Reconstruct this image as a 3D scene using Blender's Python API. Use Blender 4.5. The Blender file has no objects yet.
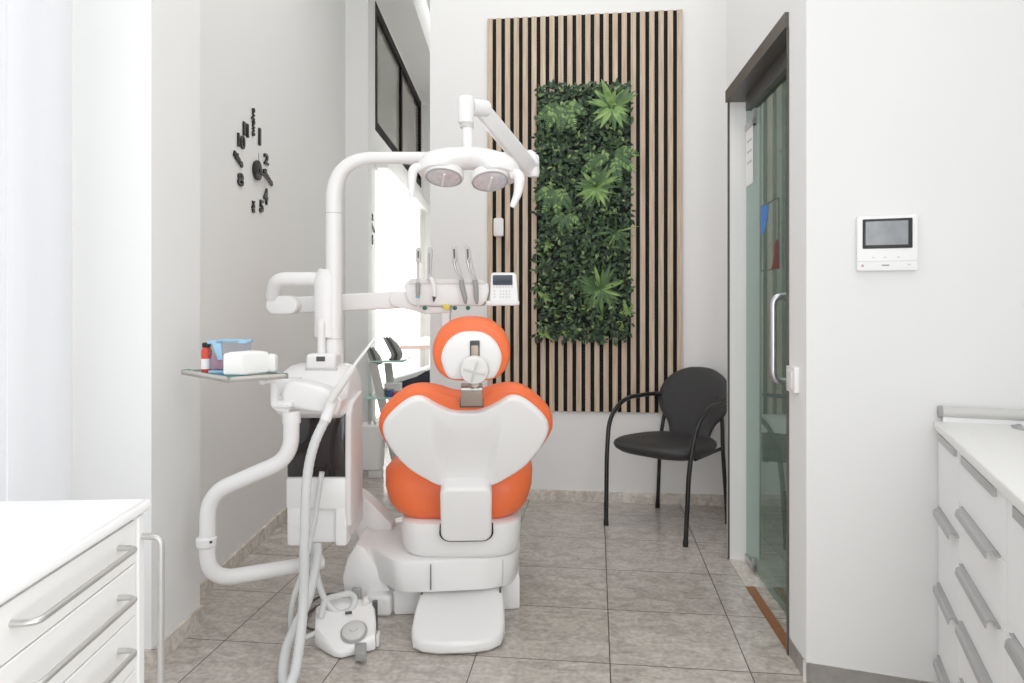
import bpy, bmesh, math, random
from mathutils import Vector, Matrix
random.seed(7)
C = bpy.context.scene.collection
F = 705.0; CX = 512.0; HZ = 304.0; CH = 1.22
PI = math.pi

def P(x, y, d):
    """world point at depth d (m) seen at photo position x,y"""
    return Vector(((x-CX)/F*d, d, CH-(y-HZ)/F*d))

# ------------------------------------------------------------------ materials
def lin(c):
    return tuple(((v/255)/12.92 if v/255 <= 0.04045 else ((v/255+0.055)/1.055)**2.4) for v in c)

def mat(name, rgb, rough=0.5, metal=0.0, spec=0.5, noise=0.0, nscale=30.0, bump=0.0, emit=None, estr=0.0,
        alpha=1.0, coat=0.0, trans=0.0, ior=1.45):
    m = bpy.data.materials.new(name); m.use_nodes = True
    nt = m.node_tree; b = nt.nodes['Principled BSDF']
    col = (*lin(rgb), 1)
    b.inputs['Base Color'].default_value = col
    b.inputs['Roughness'].default_value = rough
    b.inputs['Metallic'].default_value = metal
    b.inputs['Specular IOR Level'].default_value = spec
    b.inputs['Coat Weight'].default_value = coat
    b.inputs['Transmission Weight'].default_value = trans
    b.inputs['IOR'].default_value = ior
    b.inputs['Alpha'].default_value = alpha
    if emit:
        b.inputs['Emission Color'].default_value = (*lin(emit), 1)
        b.inputs['Emission Strength'].default_value = estr
    tc = nt.nodes.new('ShaderNodeTexCoord')
    n = nt.nodes.new('ShaderNodeTexNoise'); n.inputs['Scale'].default_value = nscale
    n.inputs['Detail'].default_value = 4
    nt.links.new(tc.outputs['Object'], n.inputs['Vector'])
    if noise > 0:
        mx = nt.nodes.new('ShaderNodeMix'); mx.data_type = 'RGBA'
        mx.inputs[6].default_value = tuple(max(0, v*(1-noise)) for v in col[:3])+(1,)
        mx.inputs[7].default_value = tuple(min(1, v*(1+noise)) for v in col[:3])+(1,)
        nt.links.new(n.outputs['Fac'], mx.inputs[0])
        nt.links.new(mx.outputs[2], b.inputs['Base Color'])
    if bump > 0:
        bp = nt.nodes.new('ShaderNodeBump'); bp.inputs['Strength'].default_value = bump
        bp.inputs['Distance'].default_value = 0.002
        nt.links.new(n.outputs['Fac'], bp.inputs['Height'])
        nt.links.new(bp.outputs['Normal'], b.inputs['Normal'])
    return m

M = {}
M['wall'] = mat('wall_paint', (238, 238, 237), 0.7, noise=0.012, nscale=3, bump=0.03)
M['wallg'] = mat('wall_paint_grey', (235, 235, 233), 0.7, noise=0.012, nscale=3, bump=0.03)
M['walldim'] = mat('wall_paint_dimmed', (228, 228, 227), 0.7, noise=0.012, nscale=3, bump=0.03)  # same wall paint, darkened to offset too much light on the intercom wall
M['ceil'] = mat('ceiling_paint', (238, 238, 236), 0.8, noise=0.01)
M['white'] = mat('white_plastic', (236, 235, 234), 0.28, noise=0.006, nscale=8, coat=0.15)
M['white2'] = mat('white_lacquer', (238, 238, 238), 0.35, noise=0.006)
M['offw'] = mat('off_white', (222, 220, 216), 0.4, noise=0.01)
M['drawer'] = mat('drawer_front', (237, 236, 234), 0.4, noise=0.01)
M['top'] = mat('worktop', (245, 245, 245), 0.3, noise=0.006)
M['gap'] = mat('drawer_gap', (120, 108, 92), 0.8, noise=0.1)
M['orange'] = mat('orange_vinyl', (238, 106, 57), 0.42, noise=0.03, nscale=60, bump=0.04, spec=0.4)
M['chrome'] = mat('brushed_metal', (190, 190, 192), 0.28, metal=1.0, noise=0.05)
M['steel'] = mat('satin_steel', (196, 195, 193), 0.34, metal=0.75, noise=0.05)
M['alu'] = mat('aluminium_pull', (178, 178, 178), 0.45, metal=0.6, noise=0.04)
M['taupe'] = mat('taupe_metal', (165, 150, 138), 0.4, metal=0.5, noise=0.04)
M['frame'] = mat('dark_aluminium', (88, 84, 79), 0.4, metal=0.5, noise=0.05)
M['brownframe'] = mat('brown_frame', (20, 13, 12), 0.6, noise=0.1, spec=0.15)
M['black'] = mat('black_plastic', (18, 18, 19), 0.45, noise=0.1)
M['blackvinyl'] = mat('black_vinyl', (42, 42, 43), 0.5, noise=0.06, nscale=120, bump=0.08)
M['blackmetal'] = mat('black_metal', (20, 20, 21), 0.3, noise=0.1)
M['felt'] = mat('black_felt', (14, 12, 11), 0.95, noise=0.2)
M['hose'] = mat('grey_hose', (205, 207, 206), 0.45, noise=0.02)
M['grey'] = mat('grey_plastic', (150, 150, 148), 0.45, noise=0.03)
M['lgrey'] = mat('light_grey_plastic', (196, 195, 192), 0.4, noise=0.02)
M['dgrey'] = mat('dark_grey_plastic', (72, 72, 72), 0.4, noise=0.05)
M['smoke'] = mat('smoked_window', (30, 24, 24), 0.08, noise=0.2, nscale=6, spec=0.5, coat=0.3)
M['screen'] = mat('dark_screen', (52, 60, 72), 0.12, noise=0.2, nscale=14)
M['trayplate'] = mat('silver_tray', (206, 202, 194), 0.35, metal=0.35, noise=0.04)
M['top2'] = mat('right_worktop', (229, 228, 225), 0.35, noise=0.006)
M['teal'] = mat('teal_glass_edge', (186, 222, 214), 0.1, noise=0.04)
M['tealplastic'] = mat('teal_plastic', (20, 120, 100), 0.4, noise=0.05)
M['green'] = mat('green_dot', (20, 92, 66), 0.4, noise=0.05)
M['yellow'] = mat('yellow_dot', (225, 205, 80), 0.4, noise=0.05)
M['cyan'] = mat('cyan_ring', (90, 170, 190), 0.4, noise=0.05)
M['red'] = mat('red_label', (214, 66, 44), 0.4, noise=0.05)
M['blue'] = mat('pale_blue_plastic', (150, 196, 226), 0.35, noise=0.03)
M['pink'] = mat('pink_contents', (186, 140, 150), 0.6, noise=0.1)
M['paper'] = mat('white_paper', (244, 244, 242), 0.8, noise=0.01, bump=0.05)
M['navy'] = mat('navy_vinyl', (40, 44, 56), 0.4, noise=0.08)
M['sheet'] = mat('white_sheet', (240, 241, 242), 0.6, noise=0.01)
M['pinkedge'] = mat('rose_edge', (184, 158, 152), 0.6, noise=0.05)
M['marble'] = mat('pale_marble', (214, 214, 214), 0.4, noise=0.05, nscale=8)
M['woodth'] = mat('orange_wood', (138, 84, 50), 0.4, noise=0.25, nscale=25)
M['skirt'] = None
M['stickblue'] = mat('blue_print', (60, 125, 205), 0.4, noise=0.03)
M['stickred'] = mat('dark_red_print', (110, 40, 38), 0.4, noise=0.05)
M['blueitem'] = mat('blue_box', (56, 88, 150), 0.5, noise=0.1)
M['redit'] = mat('red_box', (170, 50, 60), 0.5, noise=0.1)
M['olive'] = mat('olive_box', (130, 130, 100), 0.5, noise=0.1)
M['pane'] = mat('grey_pane', (150, 150, 140), 0.12, noise=0.06, nscale=2)
M['pane2'] = mat('rosy_grey_pane', (150, 142, 138), 0.12, noise=0.06, nscale=2)
M['blind'] = mat('lit_blind', (250, 250, 248), 0.8, noise=0.01, emit=(255, 254, 250), estr=1.15)
M['greendark'] = mat('backing_green', (14, 22, 14), 0.9, noise=0.3)

def wood_slat():
    m = mat('oak_slat', (196, 172, 152), 0.55)
    nt = m.node_tree; b = nt.nodes['Principled BSDF']
    tc = nt.nodes.new('ShaderNodeTexCoord'); mp = nt.nodes.new('ShaderNodeMapping')
    mp.inputs['Scale'].default_value = (60, 60, 3)
    n = nt.nodes.new('ShaderNodeTexNoise'); n.inputs['Scale'].default_value = 1.5; n.inputs['Detail'].default_value = 5
    r = nt.nodes.new('ShaderNodeValToRGB')
    r.color_ramp.elements[0].position = 0.3; r.color_ramp.elements[0].color = (*lin((178, 155, 130)), 1)
    r.color_ramp.elements[1].position = 0.7; r.color_ramp.elements[1].color = (*lin((214, 194, 170)), 1)
    nt.links.new(tc.outputs['Object'], mp.inputs['Vector']); nt.links.new(mp.outputs[0], n.inputs['Vector'])
    nt.links.new(n.outputs['Fac'], r.inputs[0]); nt.links.new(r.outputs[0], b.inputs['Base Color'])
    return m
M['slat'] = wood_slat()

def tile_mat(name, grid=True, dark=1.0):
    m = bpy.data.materials.new(name); m.use_nodes = True
    nt = m.node_tree; N = nt.nodes; L = nt.links; b = N['Principled BSDF']
    tc = N.new('ShaderNodeTexCoord')
    mp = N.new('ShaderNodeMapping'); mp.vector_type = 'POINT'
    mp.inputs['Rotation'].default_value = (0, 0, math.radians(6.8))
    L.new(tc.outputs['Object'], mp.inputs['Vector'])
    # veins: stretched, distorted noise
    mp2 = N.new('ShaderNodeMapping'); mp2.inputs['Rotation'].default_value = (0, 0, math.radians(28))
    mp2.inputs['Scale'].default_value = (9, 15, 8)
    L.new(mp.outputs[0], mp2.inputs['Vector'])
    n1 = N.new('ShaderNodeTexNoise'); n1.inputs['Scale'].default_value = 1.0; n1.inputs['Detail'].default_value = 9
    n1.inputs['Roughness'].default_value = 0.68; n1.inputs['Distortion'].default_value = 1.2
    L.new(mp2.outputs[0], n1.inputs['Vector'])
    n2 = N.new('ShaderNodeTexNoise'); n2.inputs['Scale'].default_value = 55; n2.inputs['Detail'].default_value = 7
    L.new(mp.outputs[0], n2.inputs['Vector'])
    r1 = N.new('ShaderNodeValToRGB'); e = r1.color_ramp.elements
    e[0].position = 0.26; e[0].color = (*lin((148*dark, 138*dark, 129*dark)), 1)
    e[1].position = 0.74; e[1].color = (*lin((210*dark, 204*dark, 196*dark)), 1)
    x = r1.color_ramp.elements.new(0.5); x.color = (*lin((184*dark, 176*dark, 167*dark)), 1)
    L.new(n1.outputs['Fac'], r1.inputs[0])
    r2 = N.new('ShaderNodeValToRGB'); e = r2.color_ramp.elements
    e[0].position = 0.35; e[0].color = (0.80, 0.80, 0.80, 1); e[1].position = 0.65; e[1].color = (1.06, 1.06, 1.06, 1)
    L.new(n2.outputs['Fac'], r2.inputs[0])
    mul = N.new('ShaderNodeMix'); mul.data_type = 'RGBA'; mul.blend_type = 'MULTIPLY'; mul.inputs[0].default_value = 1
    L.new(r1.outputs[0], mul.inputs[6]); L.new(r2.outputs[0], mul.inputs[7])
    out = mul.outputs[2]
    if grid:
        sep = N.new('ShaderNodeSeparateXYZ'); L.new(mp.outputs[0], sep.inputs[0])
        def edge(sock, off, period):
            a = N.new('ShaderNodeMath'); a.operation = 'SUBTRACT'; L.new(sock, a.inputs[0]); a.inputs[1].default_value = off
            d = N.new('ShaderNodeMath'); d.operation = 'DIVIDE'; L.new(a.outputs[0], d.inputs[0]); d.inputs[1].default_value = period
            f = N.new('ShaderNodeMath'); f.operation = 'FRACT'; L.new(d.outputs[0], f.inputs[0])
            fl = N.new('ShaderNodeMath'); fl.operation = 'FLOOR'; L.new(d.outputs[0], fl.inputs[0])
            s = N.new('ShaderNodeMath'); s.operation = 'SUBTRACT'; L.new(f.outputs[0], s.inputs[0]); s.inputs[1].default_value = 0.5
            ab = N.new('ShaderNodeMath'); ab.operation = 'ABSOLUTE'; L.new(s.outputs[0], ab.inputs[0])
            g = N.new('ShaderNodeMath'); g.operation = 'GREATER_THAN'; L.new(ab.outputs[0], g.inputs[0])
            g.inputs[1].default_value = 0.5-0.0022/period
            return g.outputs[0], fl.outputs[0]
        gu, fu = edge(sep.outputs[0], 0.0469, 0.461)
        gv, fv = edge(sep.outputs[1], 3.695, 0.427)
        mx = N.new('ShaderNodeMath'); mx.operation = 'MAXIMUM'; L.new(gu, mx.inputs[0]); L.new(gv, mx.inputs[1])
        cb = N.new('ShaderNodeCombineXYZ'); L.new(fu, cb.inputs[0]); L.new(fv, cb.inputs[1])
        wn = N.new('ShaderNodeTexWhiteNoise'); wn.noise_dimensions = '2D'; L.new(cb.outputs[0], wn.inputs['Vector'])
        mr = N.new('ShaderNodeMapRange'); L.new(wn.outputs['Value'], mr.inputs[0])
        mr.inputs[3].default_value = 0.93; mr.inputs[4].default_value = 1.06
        hs = N.new('ShaderNodeHueSaturation'); L.new(out, hs.inputs['Color']); L.new(mr.outputs[0], hs.inputs['Value'])
        # shift vein pattern per tile
        ad = N.new('ShaderNodeVectorMath'); ad.operation = 'MULTIPLY_ADD'
        L.new(cb.outputs[0], ad.inputs[0]); ad.inputs[1].default_value = (3.7, 5.3, 0); L.new(mp2.outputs[0], ad.inputs[2])
        L.new(ad.outputs[0], n1.inputs['Vector'])
        mg = N.new('ShaderNodeMix'); mg.data_type = 'RGBA'; L.new(mx.outputs[0], mg.inputs[0])
        L.new(hs.outputs['Color'], mg.inputs[6]); mg.inputs[7].default_value = (*lin((84, 76, 68)), 1)
        out = mg.outputs[2]
    L.new(out, b.inputs['Base Color'])
    b.inputs['Roughness'].default_value = 0.16
    b.inputs['Specular IOR Level'].default_value = 0.45
    bp = N.new('ShaderNodeBump'); bp.inputs['Strength'].default_value = 0.06; bp.inputs['Distance'].default_value = 0.003
    L.new(n2.outputs['Fac'], bp.inputs['Height']); L.new(bp.outputs[0], b.inputs['Normal'])
    return m
M['floor'] = tile_mat('stone_tile_floor')
M['skirt'] = tile_mat('stone_skirting', grid=False, dark=1.16)

def glass_mat(name, rgb, tint=0.5, rough=0.0, ior=1.6):
    m = bpy.data.materials.new(name); m.use_nodes = True
    nt = m.node_tree; N = nt.nodes; L = nt.links
    for n in list(N):
        if n.type == 'BSDF_PRINCIPLED': N.remove(n)
    out = [n for n in N if n.type == 'OUTPUT_MATERIAL'][0]
    tr = N.new('ShaderNodeBsdfTransparent'); tr.inputs[0].default_value = (*lin(rgb), 1)
    gl = N.new('ShaderNodeBsdfGlossy'); gl.inputs['Roughness'].default_value = rough
    gl.inputs[0].default_value = (0.84, 0.93, 0.90, 1)
    fr = N.new('ShaderNodeFresnel'); fr.inputs[0].default_value = ior
    ge = N.new('ShaderNodeNewGeometry'); mr = N.new('ShaderNodeMapRange')
    L.new(ge.outputs['Backfacing'], mr.inputs[0]); mr.inputs[3].default_value = ior; mr.inputs[4].default_value = 1/ior
    L.new(mr.outputs[0], fr.inputs[0])
    mx = N.new('ShaderNodeMixShader')
    L.new(fr.outputs[0], mx.inputs[0]); L.new(tr.outputs[0], mx.inputs[1]); L.new(gl.outputs[0], mx.inputs[2])
    L.new(mx.outputs[0], out.inputs[0])
    return m
M['doorglass'] = glass_mat('green_tinted_glass', (208, 221, 216), ior=1.6)
M['clear'] = glass_mat('clear_plastic', (246, 248, 252), ior=1.18)
M['shelfglass'] = glass_mat('pale_teal_glass', (190, 228, 222), ior=1.3)

def curtain_mat():
    m = bpy.data.materials.new('sheer_white_fabric'); m.use_nodes = True
    nt = m.node_tree; N = nt.nodes; L = nt.links
    b = N['Principled BSDF']; out = [n for n in N if n.type == 'OUTPUT_MATERIAL'][0]
    b.inputs['Base Color'].default_value = (0.9, 0.9, 0.9, 1); b.inputs['Roughness'].default_value = 0.9
    t = N.new('ShaderNodeBsdfTranslucent'); t.inputs[0].default_value = (0.95, 0.95, 0.96, 1)
    mx = N.new('ShaderNodeMixShader'); mx.inputs[0].default_value = 0.5
    L.new(b.outputs[0], mx.inputs[1]); L.new(t.outputs[0], mx.inputs[2]); L.new(mx.outputs[0], out.inputs[0])
    tc = N.new('ShaderNodeTexCoord'); w = N.new('ShaderNodeTexNoise'); w.inputs['Scale'].default_value = 400
    bp = N.new('ShaderNodeBump'); bp.inputs['Strength'].default_value = 0.05
    L.new(tc.outputs['Object'], w.inputs['Vector']); L.new(w.outputs['Fac'], bp.inputs['Height']); L.new(bp.outputs[0], b.inputs['Normal'])
    return m
M['curtain'] = curtain_mat()

def leaf_mat(name, rgb, rgb2):
    m = mat(name, rgb, 0.42, noise=0.0)
    nt = m.node_tree; b = nt.nodes['Principled BSDF']
    tc = nt.nodes.new('ShaderNodeTexCoord'); n = nt.nodes.new('ShaderNodeTexNoise'); n.inputs['Scale'].default_value = 22
    r = nt.nodes.new('ShaderNodeValToRGB')
    r.color_ramp.elements[0].position = 0.35; r.color_ramp.elements[0].color = (*lin(rgb), 1)
    r.color_ramp.elements[1].position = 0.65; r.color_ramp.elements[1].color = (*lin(rgb2), 1)
    nt.links.new(tc.outputs['Object'], n.inputs['Vector']); nt.links.new(n.outputs['Fac'], r.inputs[0])
    nt.links.new(r.outputs[0], b.inputs['Base Color'])
    return m
LEAF = [leaf_mat('leaf_dark', (22, 42, 26), (40, 64, 40)), leaf_mat('leaf_mid', (54, 82, 50), (68, 98, 56)),
        leaf_mat('leaf_light', (104, 130, 76), (134, 156, 98)), leaf_mat('leaf_fern', (56, 88, 48), (78, 112, 60)),
        leaf_mat('leaf_bright', (96, 132, 66), (132, 164, 88))]

# ------------------------------------------------------------------ mesh helpers
ROOT = {}
def thing(name, label, cat, loc=(0, 0, 0), group=None):
    o = bpy.data.objects.new(name, None); C.objects.link(o); o.empty_display_size = 0.1
    o.location = loc; o['label'] = label; o['category'] = cat
    if group: o['group'] = group
    ROOT[o.name] = Matrix.Translation(Vector(loc))
    return o

def tag(o, label, cat, group=None, kind=None):
    if label: o['label'] = label
    if cat: o['category'] = cat
    if group: o['group'] = group
    if kind: o['kind'] = kind
    return o

def obj(name, bm, m, parent=None, label=None, smooth=True, angle=35, recalc=True):
    if recalc: bmesh.ops.recalc_face_normals(bm, faces=bm.faces)
    if parent is not None:
        bm.transform(ROOT[parent.name].inverted())
        origin = None
    else:
        # origin at bottom centre of the mesh
        vs = [v.co for v in bm.verts]
        lo = Vector((min(v[i] for v in vs) for i in range(3))); hi = Vector((max(v[i] for v in vs) for i in range(3)))
        origin = Vector(((lo.x+hi.x)/2, (lo.y+hi.y)/2, lo.z))
        bm.transform(Matrix.Translation(-origin))
    me = bpy.data.meshes.new(name); bm.to_mesh(me); bm.free()
    for mm in (m if isinstance(m, list) else [m]): me.materials.append(mm)
    if smooth:
        me.shade_smooth(); me.set_sharp_from_angle(angle=math.radians(angle))
    o = bpy.data.objects.new(name, me); C.objects.link(o)
    if parent is not None:
        o.parent = parent; ROOT[o.name] = ROOT[parent.name]
    else:
        o.location = origin; ROOT[o.name] = Matrix.Translation(origin)
    if label: o['label'] = label
    return o

def struct(name, bm, m, **k):
    # keep structure meshes in world coordinates
    bmesh.ops.recalc_face_normals(bm, faces=bm.faces)
    me = bpy.data.meshes.new(name); bm.to_mesh(me); bm.free()
    for mm in (m if isinstance(m, list) else [m]): me.materials.append(mm)
    o = bpy.data.objects.new(name, me); C.objects.link(o); o['kind'] = 'structure'
    ROOT[o.name] = Matrix.Identity(4)
    return o

def new(): return bmesh.new()

def merge(dst, src):
    me = bpy.data.meshes.new('tmp'); src.to_mesh(me); src.free(); dst.from_mesh(me); bpy.data.meshes.remove(me)

def box(bm, lo, hi, bev=0.0, seg=2, M4=None):
    t = new(); bmesh.ops.create_cube(t, size=1)
    lo = Vector(lo); hi = Vector(hi)
    for v in t.verts:
        v.co = Vector((lo[i]+(v.co[i]+0.5)*(hi[i]-lo[i]) for i in range(3)))
    if bev > 0: bmesh.ops.bevel(t, geom=list(t.edges), offset=bev, segments=seg, profile=0.5, affect='EDGES')
    if M4 is not None: t.transform(M4)
    merge(bm, t); return bm

def B(*a, **k): return box(new(), *a, **k)

def prism(bm, pts, fn, h0, h1, bev=0.0, seg=2):
    """pts 2d outline; fn(u,v,h) -> world"""
    t = new(); n = len(pts)
    a = [t.verts.new(fn(u, v, h0)) for u, v in pts]; b = [t.verts.new(fn(u, v, h1)) for u, v in pts]
    t.faces.new(a); t.faces.new(list(reversed(b)))
    for i in range(n): t.faces.new((a[i], b[i], b[(i+1) % n], a[(i+1) % n]))
    bmesh.ops.recalc_face_normals(t, faces=t.faces)
    if bev > 0:
        cap = [e for e in t.edges if (all(v in a for v in e.verts) or all(v in b for v in e.verts))]
        bmesh.ops.bevel(t, geom=cap, offset=bev, segments=seg, profile=0.5, affect='EDGES')
    merge(bm, t); return bm

def loft(bm, rings, cap=True, closed=True):
    R = [[bm.verts.new(p) for p in r] for r in rings]
    n = len(R[0])
    for i in range(len(R)-1):
        for j in range(n if closed else n-1):
            try: bm.faces.new((R[i][j], R[i][(j+1) % n], R[i+1][(j+1) % n], R[i+1][j]))
            except ValueError: pass
    if cap:
        for r in (R[0], R[-1]):
            try: bm.faces.new(r)
            except ValueError: pass
    return bm

def catmull(pts, n=8, closed=False):
    pts = [Vector(p) for p in pts]; out = []; N = len(pts)
    rng = N if closed else N-1
    for i in range(rng):
        if closed: p0, p1, p2, p3 = pts[(i-1) % N], pts[i], pts[(i+1) % N], pts[(i+2) % N]
        else: p0, p1, p2, p3 = pts[max(i-1, 0)], pts[i], pts[i+1], pts[min(i+2, N-1)]
        for k in range(n):
            t = k/n
            out.append(0.5*((2*p1)+(p2-p0)*t+(2*p0-5*p1+4*p2-p3)*t*t+(3*p1-p0-3*p2+p3)*t**3))
    if not closed: out.append(pts[-1])
    return out

def fillet(pts, r, n=6):
    pts = [Vector(p) for p in pts]; out = [pts[0]]
    for i in range(1, len(pts)-1):
        a, b, c = pts[i-1], pts[i], pts[i+1]
        rr = r[i] if isinstance(r, dict) and i in r else (r if not isinstance(r, dict) else 0.02)
        d1 = (a-b); d2 = (c-b); l = min(rr, d1.length*0.49, d2.length*0.49)
        s = b+d1.normalized()*l; e = b+d2.normalized()*l
        for k in range(n+1):
            t = k/n; out.append((1-t)**2*s+2*t*(1-t)*b+t*t*e)
    out.append(pts[-1]); return out

def tube(bm, path, r, seg=14, sx=1.0, cap=True, up=None):
    """swept tube; r scalar or list; sx widens sideways (ellipse)"""
    path = [Vector(p) for p in path]; n = len(path)
    rs = r if isinstance(r, (list, tuple)) else [r]*n
    if len(rs) != n:
        rs = [rs[min(int(i/(n-1)*(len(rs)-1)), len(rs)-2)]*(1-((i/(n-1)*(len(rs)-1)) % 1 if i < n-1 else 1)) +
              rs[min(int(i/(n-1)*(len(rs)-1))+1, len(rs)-1)]*((i/(n-1)*(len(rs)-1)) % 1 if i < n-1 else 1) for i in range(n)]
    T = []
    for i in range(n):
        a = path[max(i-1, 0)]; b = path[min(i+1, n-1)]; t = (b-a)
        T.append(t.normalized() if t.length > 1e-9 else Vector((0, 0, 1)))
    u = Vector(up) if up else (Vector((0, 1, 0)) if abs(T[0].y) < 0.9 else Vector((1, 0, 0)))
    u = (u-T[0]*u.dot(T[0])).normalized()
    rings = []
    for i in range(n):
        u = (u-T[i]*u.dot(T[i])).normalized(); v = T[i].cross(u)
        rings.append([path[i]+(u*math.cos(2*PI*k/seg)*sx+v*math.sin(2*PI*k/seg))*rs[i] for k in range(seg)])
    loft(bm, rings, cap); return bm

def TB(*a, **k): return tube(new(), *a, **k)

def lathe(bm, prof, o, axis=(0, 0, 1), seg=28):
    """prof: (r,h) along axis"""
    o = Vector(o); ax = Vector(axis).normalized()
    u = ax.cross(Vector((0, 0, 1)) if abs(ax.z) < 0.9 else Vector((1, 0, 0))).normalized(); v = ax.cross(u)
    rings = [[o+ax*h+(u*math.cos(2*PI*k/seg)+v*math.sin(2*PI*k/seg))*max(r, 1e-4) for k in range(seg)] for r, h in prof]
    loft(bm, rings, True); return bm

def LA(*a, **k): return lathe(new(), *a, **k)

def rrect(x0, y0, x1, y1, r, n=6):
    out = []
    for cx, cy, a0 in ((x1-r, y1-r, 0), (x0+r, y1-r, PI/2), (x0+r, y0+r, PI), (x1-r, y0+r, 3*PI/2)):
        for k in range(n+1):
            a = a0+PI/2*k/n; out.append((cx+r*math.cos(a), cy+r*math.sin(a)))
    return out

def mirror_outline(half, n=6):
    """half: points from top centre (u=0) to bottom centre (u=0), right side"""
    full = [(u, w) for u, w in half]+[(-u, w) for u, w in reversed(half[1:-1])]
    return [(p.x, p.y) for p in catmull([Vector((u, w, 0)) for u, w in full], n, True)]

def pillow(bm, outline, ctr, prof, fn, dfn=None):
    """prof [(scale,h)] concentric rings of the outline about ctr"""
    rings = []
    for s, h in prof:
        r = []
        for u, w in outline:
            uu = ctr[0]+(u-ctr[0])*max(s, 0.002); ww = ctr[1]+(w-ctr[1])*max(s, 0.002)
            r.append(fn(uu, ww, h+(dfn(uu, ww) if dfn else 0)))
        rings.append(r)
    loft(bm, rings, True); return bm

def plane_fn(o, u, w):
    o = Vector(o); u = Vector(u).normalized(); w = Vector(w); w = (w-u*w.dot(u)).normalized(); n = u.cross(w)
    # n points towards the viewer side when u=right,w=up
    return lambda a, b, h: o+u*a+w*b+n*h

XY = lambda u, v, h: Vector((u, v, h))

def text_bm(s, size, ext, fn, bold=0.0, sx=1.0, rot=0.0, shear=0.0):
    cu = bpy.data.curves.new('t', 'FONT'); cu.body = s; cu.size = size; cu.extrude = ext
    cu.align_x = 'CENTER'; cu.align_y = 'CENTER'; cu.offset = bold; cu.shear = shear; cu.resolution_u = 3
    ob = bpy.data.objects.new('t', cu); C.objects.link(ob)
    bpy.context.view_layer.update()
    dg = bpy.context.evaluated_depsgraph_get()
    me = bpy.data.meshes.new_from_object(ob.evaluated_get(dg))
    bm = new(); bm.from_mesh(me); bpy.data.meshes.remove(me)
    bpy.data.objects.remove(ob); bpy.data.curves.remove(cu)
    c, s_ = math.cos(rot), math.sin(rot)
    for v in bm.verts:
        x, y, z = v.co; x *= sx
        v.co = fn(x*c-y*s_, x*s_+y*c, z)
    return bm

# ------------------------------------------------------------------ camera
cam = bpy.data.cameras.new('camera'); co = bpy.data.objects.new('camera', cam); C.objects.link(co)
co.location = (0, 0, CH); co.rotation_euler = (PI/2, 0, 0)
cam.sensor_width = 36; cam.lens = F/1024*36; cam.shift_y = -(341.5-HZ)/1024; cam.clip_start = 0.05; cam.clip_end = 60
bpy.context.scene.camera = co

# ------------------------------------------------------------------ setting
ZC = 4.4
def plan(name, pts, z0, z1, m): return struct(name, prism(new(), pts, XY, z0, z1), m)
bmf = new(); box(bmf, (-2.2, -2.2, -0.12), (3.4, 10.2, 0)); struct('floor', bmf, M['floor'])
struct('ceiling', B((-2.2, -2.2, ZC), (3.4, 10.2, ZC+0.1)), M['ceil'])

# back wall direction
bu = Vector((0.993, -0.1184, 0)).normalized(); bn = Vector((-bu.y*-1, 0, 0))
bn = Vector((-0.1184, -0.993, 0)).normalized()      # towards the room
BW0 = Vector((-0.521, 4.481, 0)); BW1 = BW0+bu*1.93
def bw(s, h, off=0.0):   # point on back wall: s from left end, h height, off into the room
    return BW0+bu*s+bn*off+Vector((0, 0, h))
BWF = lambda s, h, off: bw(s, h, off)
q = BW1-bn*0.12; r = BW0-bn*0.12
plan('wall_back', [(BW0.x, BW0.y), (BW1.x, BW1.y), (q.x, q.y), (r.x, r.y)], 0, ZC, M['wall'])
# left side: near window wall, column, clock wall, pier, far window wall
bm = new()
box(bm, (-1.62, -2.0, 0), (-1.47, 0.3, ZC)); box(bm, (-1.62, 2.28, 0), (-1.47, 2.40, ZC))
box(bm, (-1.62, 0.3, 0), (-1.47, 2.28, 0.25)); box(bm, (-1.62, 0.3, 3.4), (-1.47, 2.28, ZC))
struct('wall_left', bm, M['wall'])
plan('wall_left.001', [(-1.207, 2.36), (-1.195, 2.70), (-1.29, 2.70), (-1.62, 2.70), (-1.62, 2.36)], 0, ZC, M['wall'])
plan('wall_left.002', [(-1.29, 2.70), (-1.29, 5.46), (-1.45, 5.46), (-1.45, 2.70)], 0, ZC, M['wallg'])
plan('wall_left.003', [(-1.115, 5.46), (-1.115, 5.60), (-1.45, 5.60), (-1.45, 5.46)], 0, ZC, M['wall'])
bm = new(); xw = -1.21
for z0, z1, y0, y1 in ((0, ZC, 5.6, 6.23), (0, ZC, 9.37, 9.6), (0, 0.15, 6.23, 9.37), (2.42, 2.76, 6.23, 9.37), (3.90, ZC, 6.23, 9.37)):
    box(bm, (-1.45, y0, z0), (xw, y1, z1))
struct('wall_left.004', bm, M['wall'])
struct('wall_back.001', B((-1.6, 9.6, 0), (1.5, 9.75, ZC)), M['wall'])
struct('wall_right.003', B((-0.50, 4.62, 0), (-0.38, 9.6, ZC)), M['wall'])
# soffit over the far windows
struct('trim_1', B((-1.21, 5.6, 3.93), (-0.885, 9.6, ZC)), M['wall'])
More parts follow.
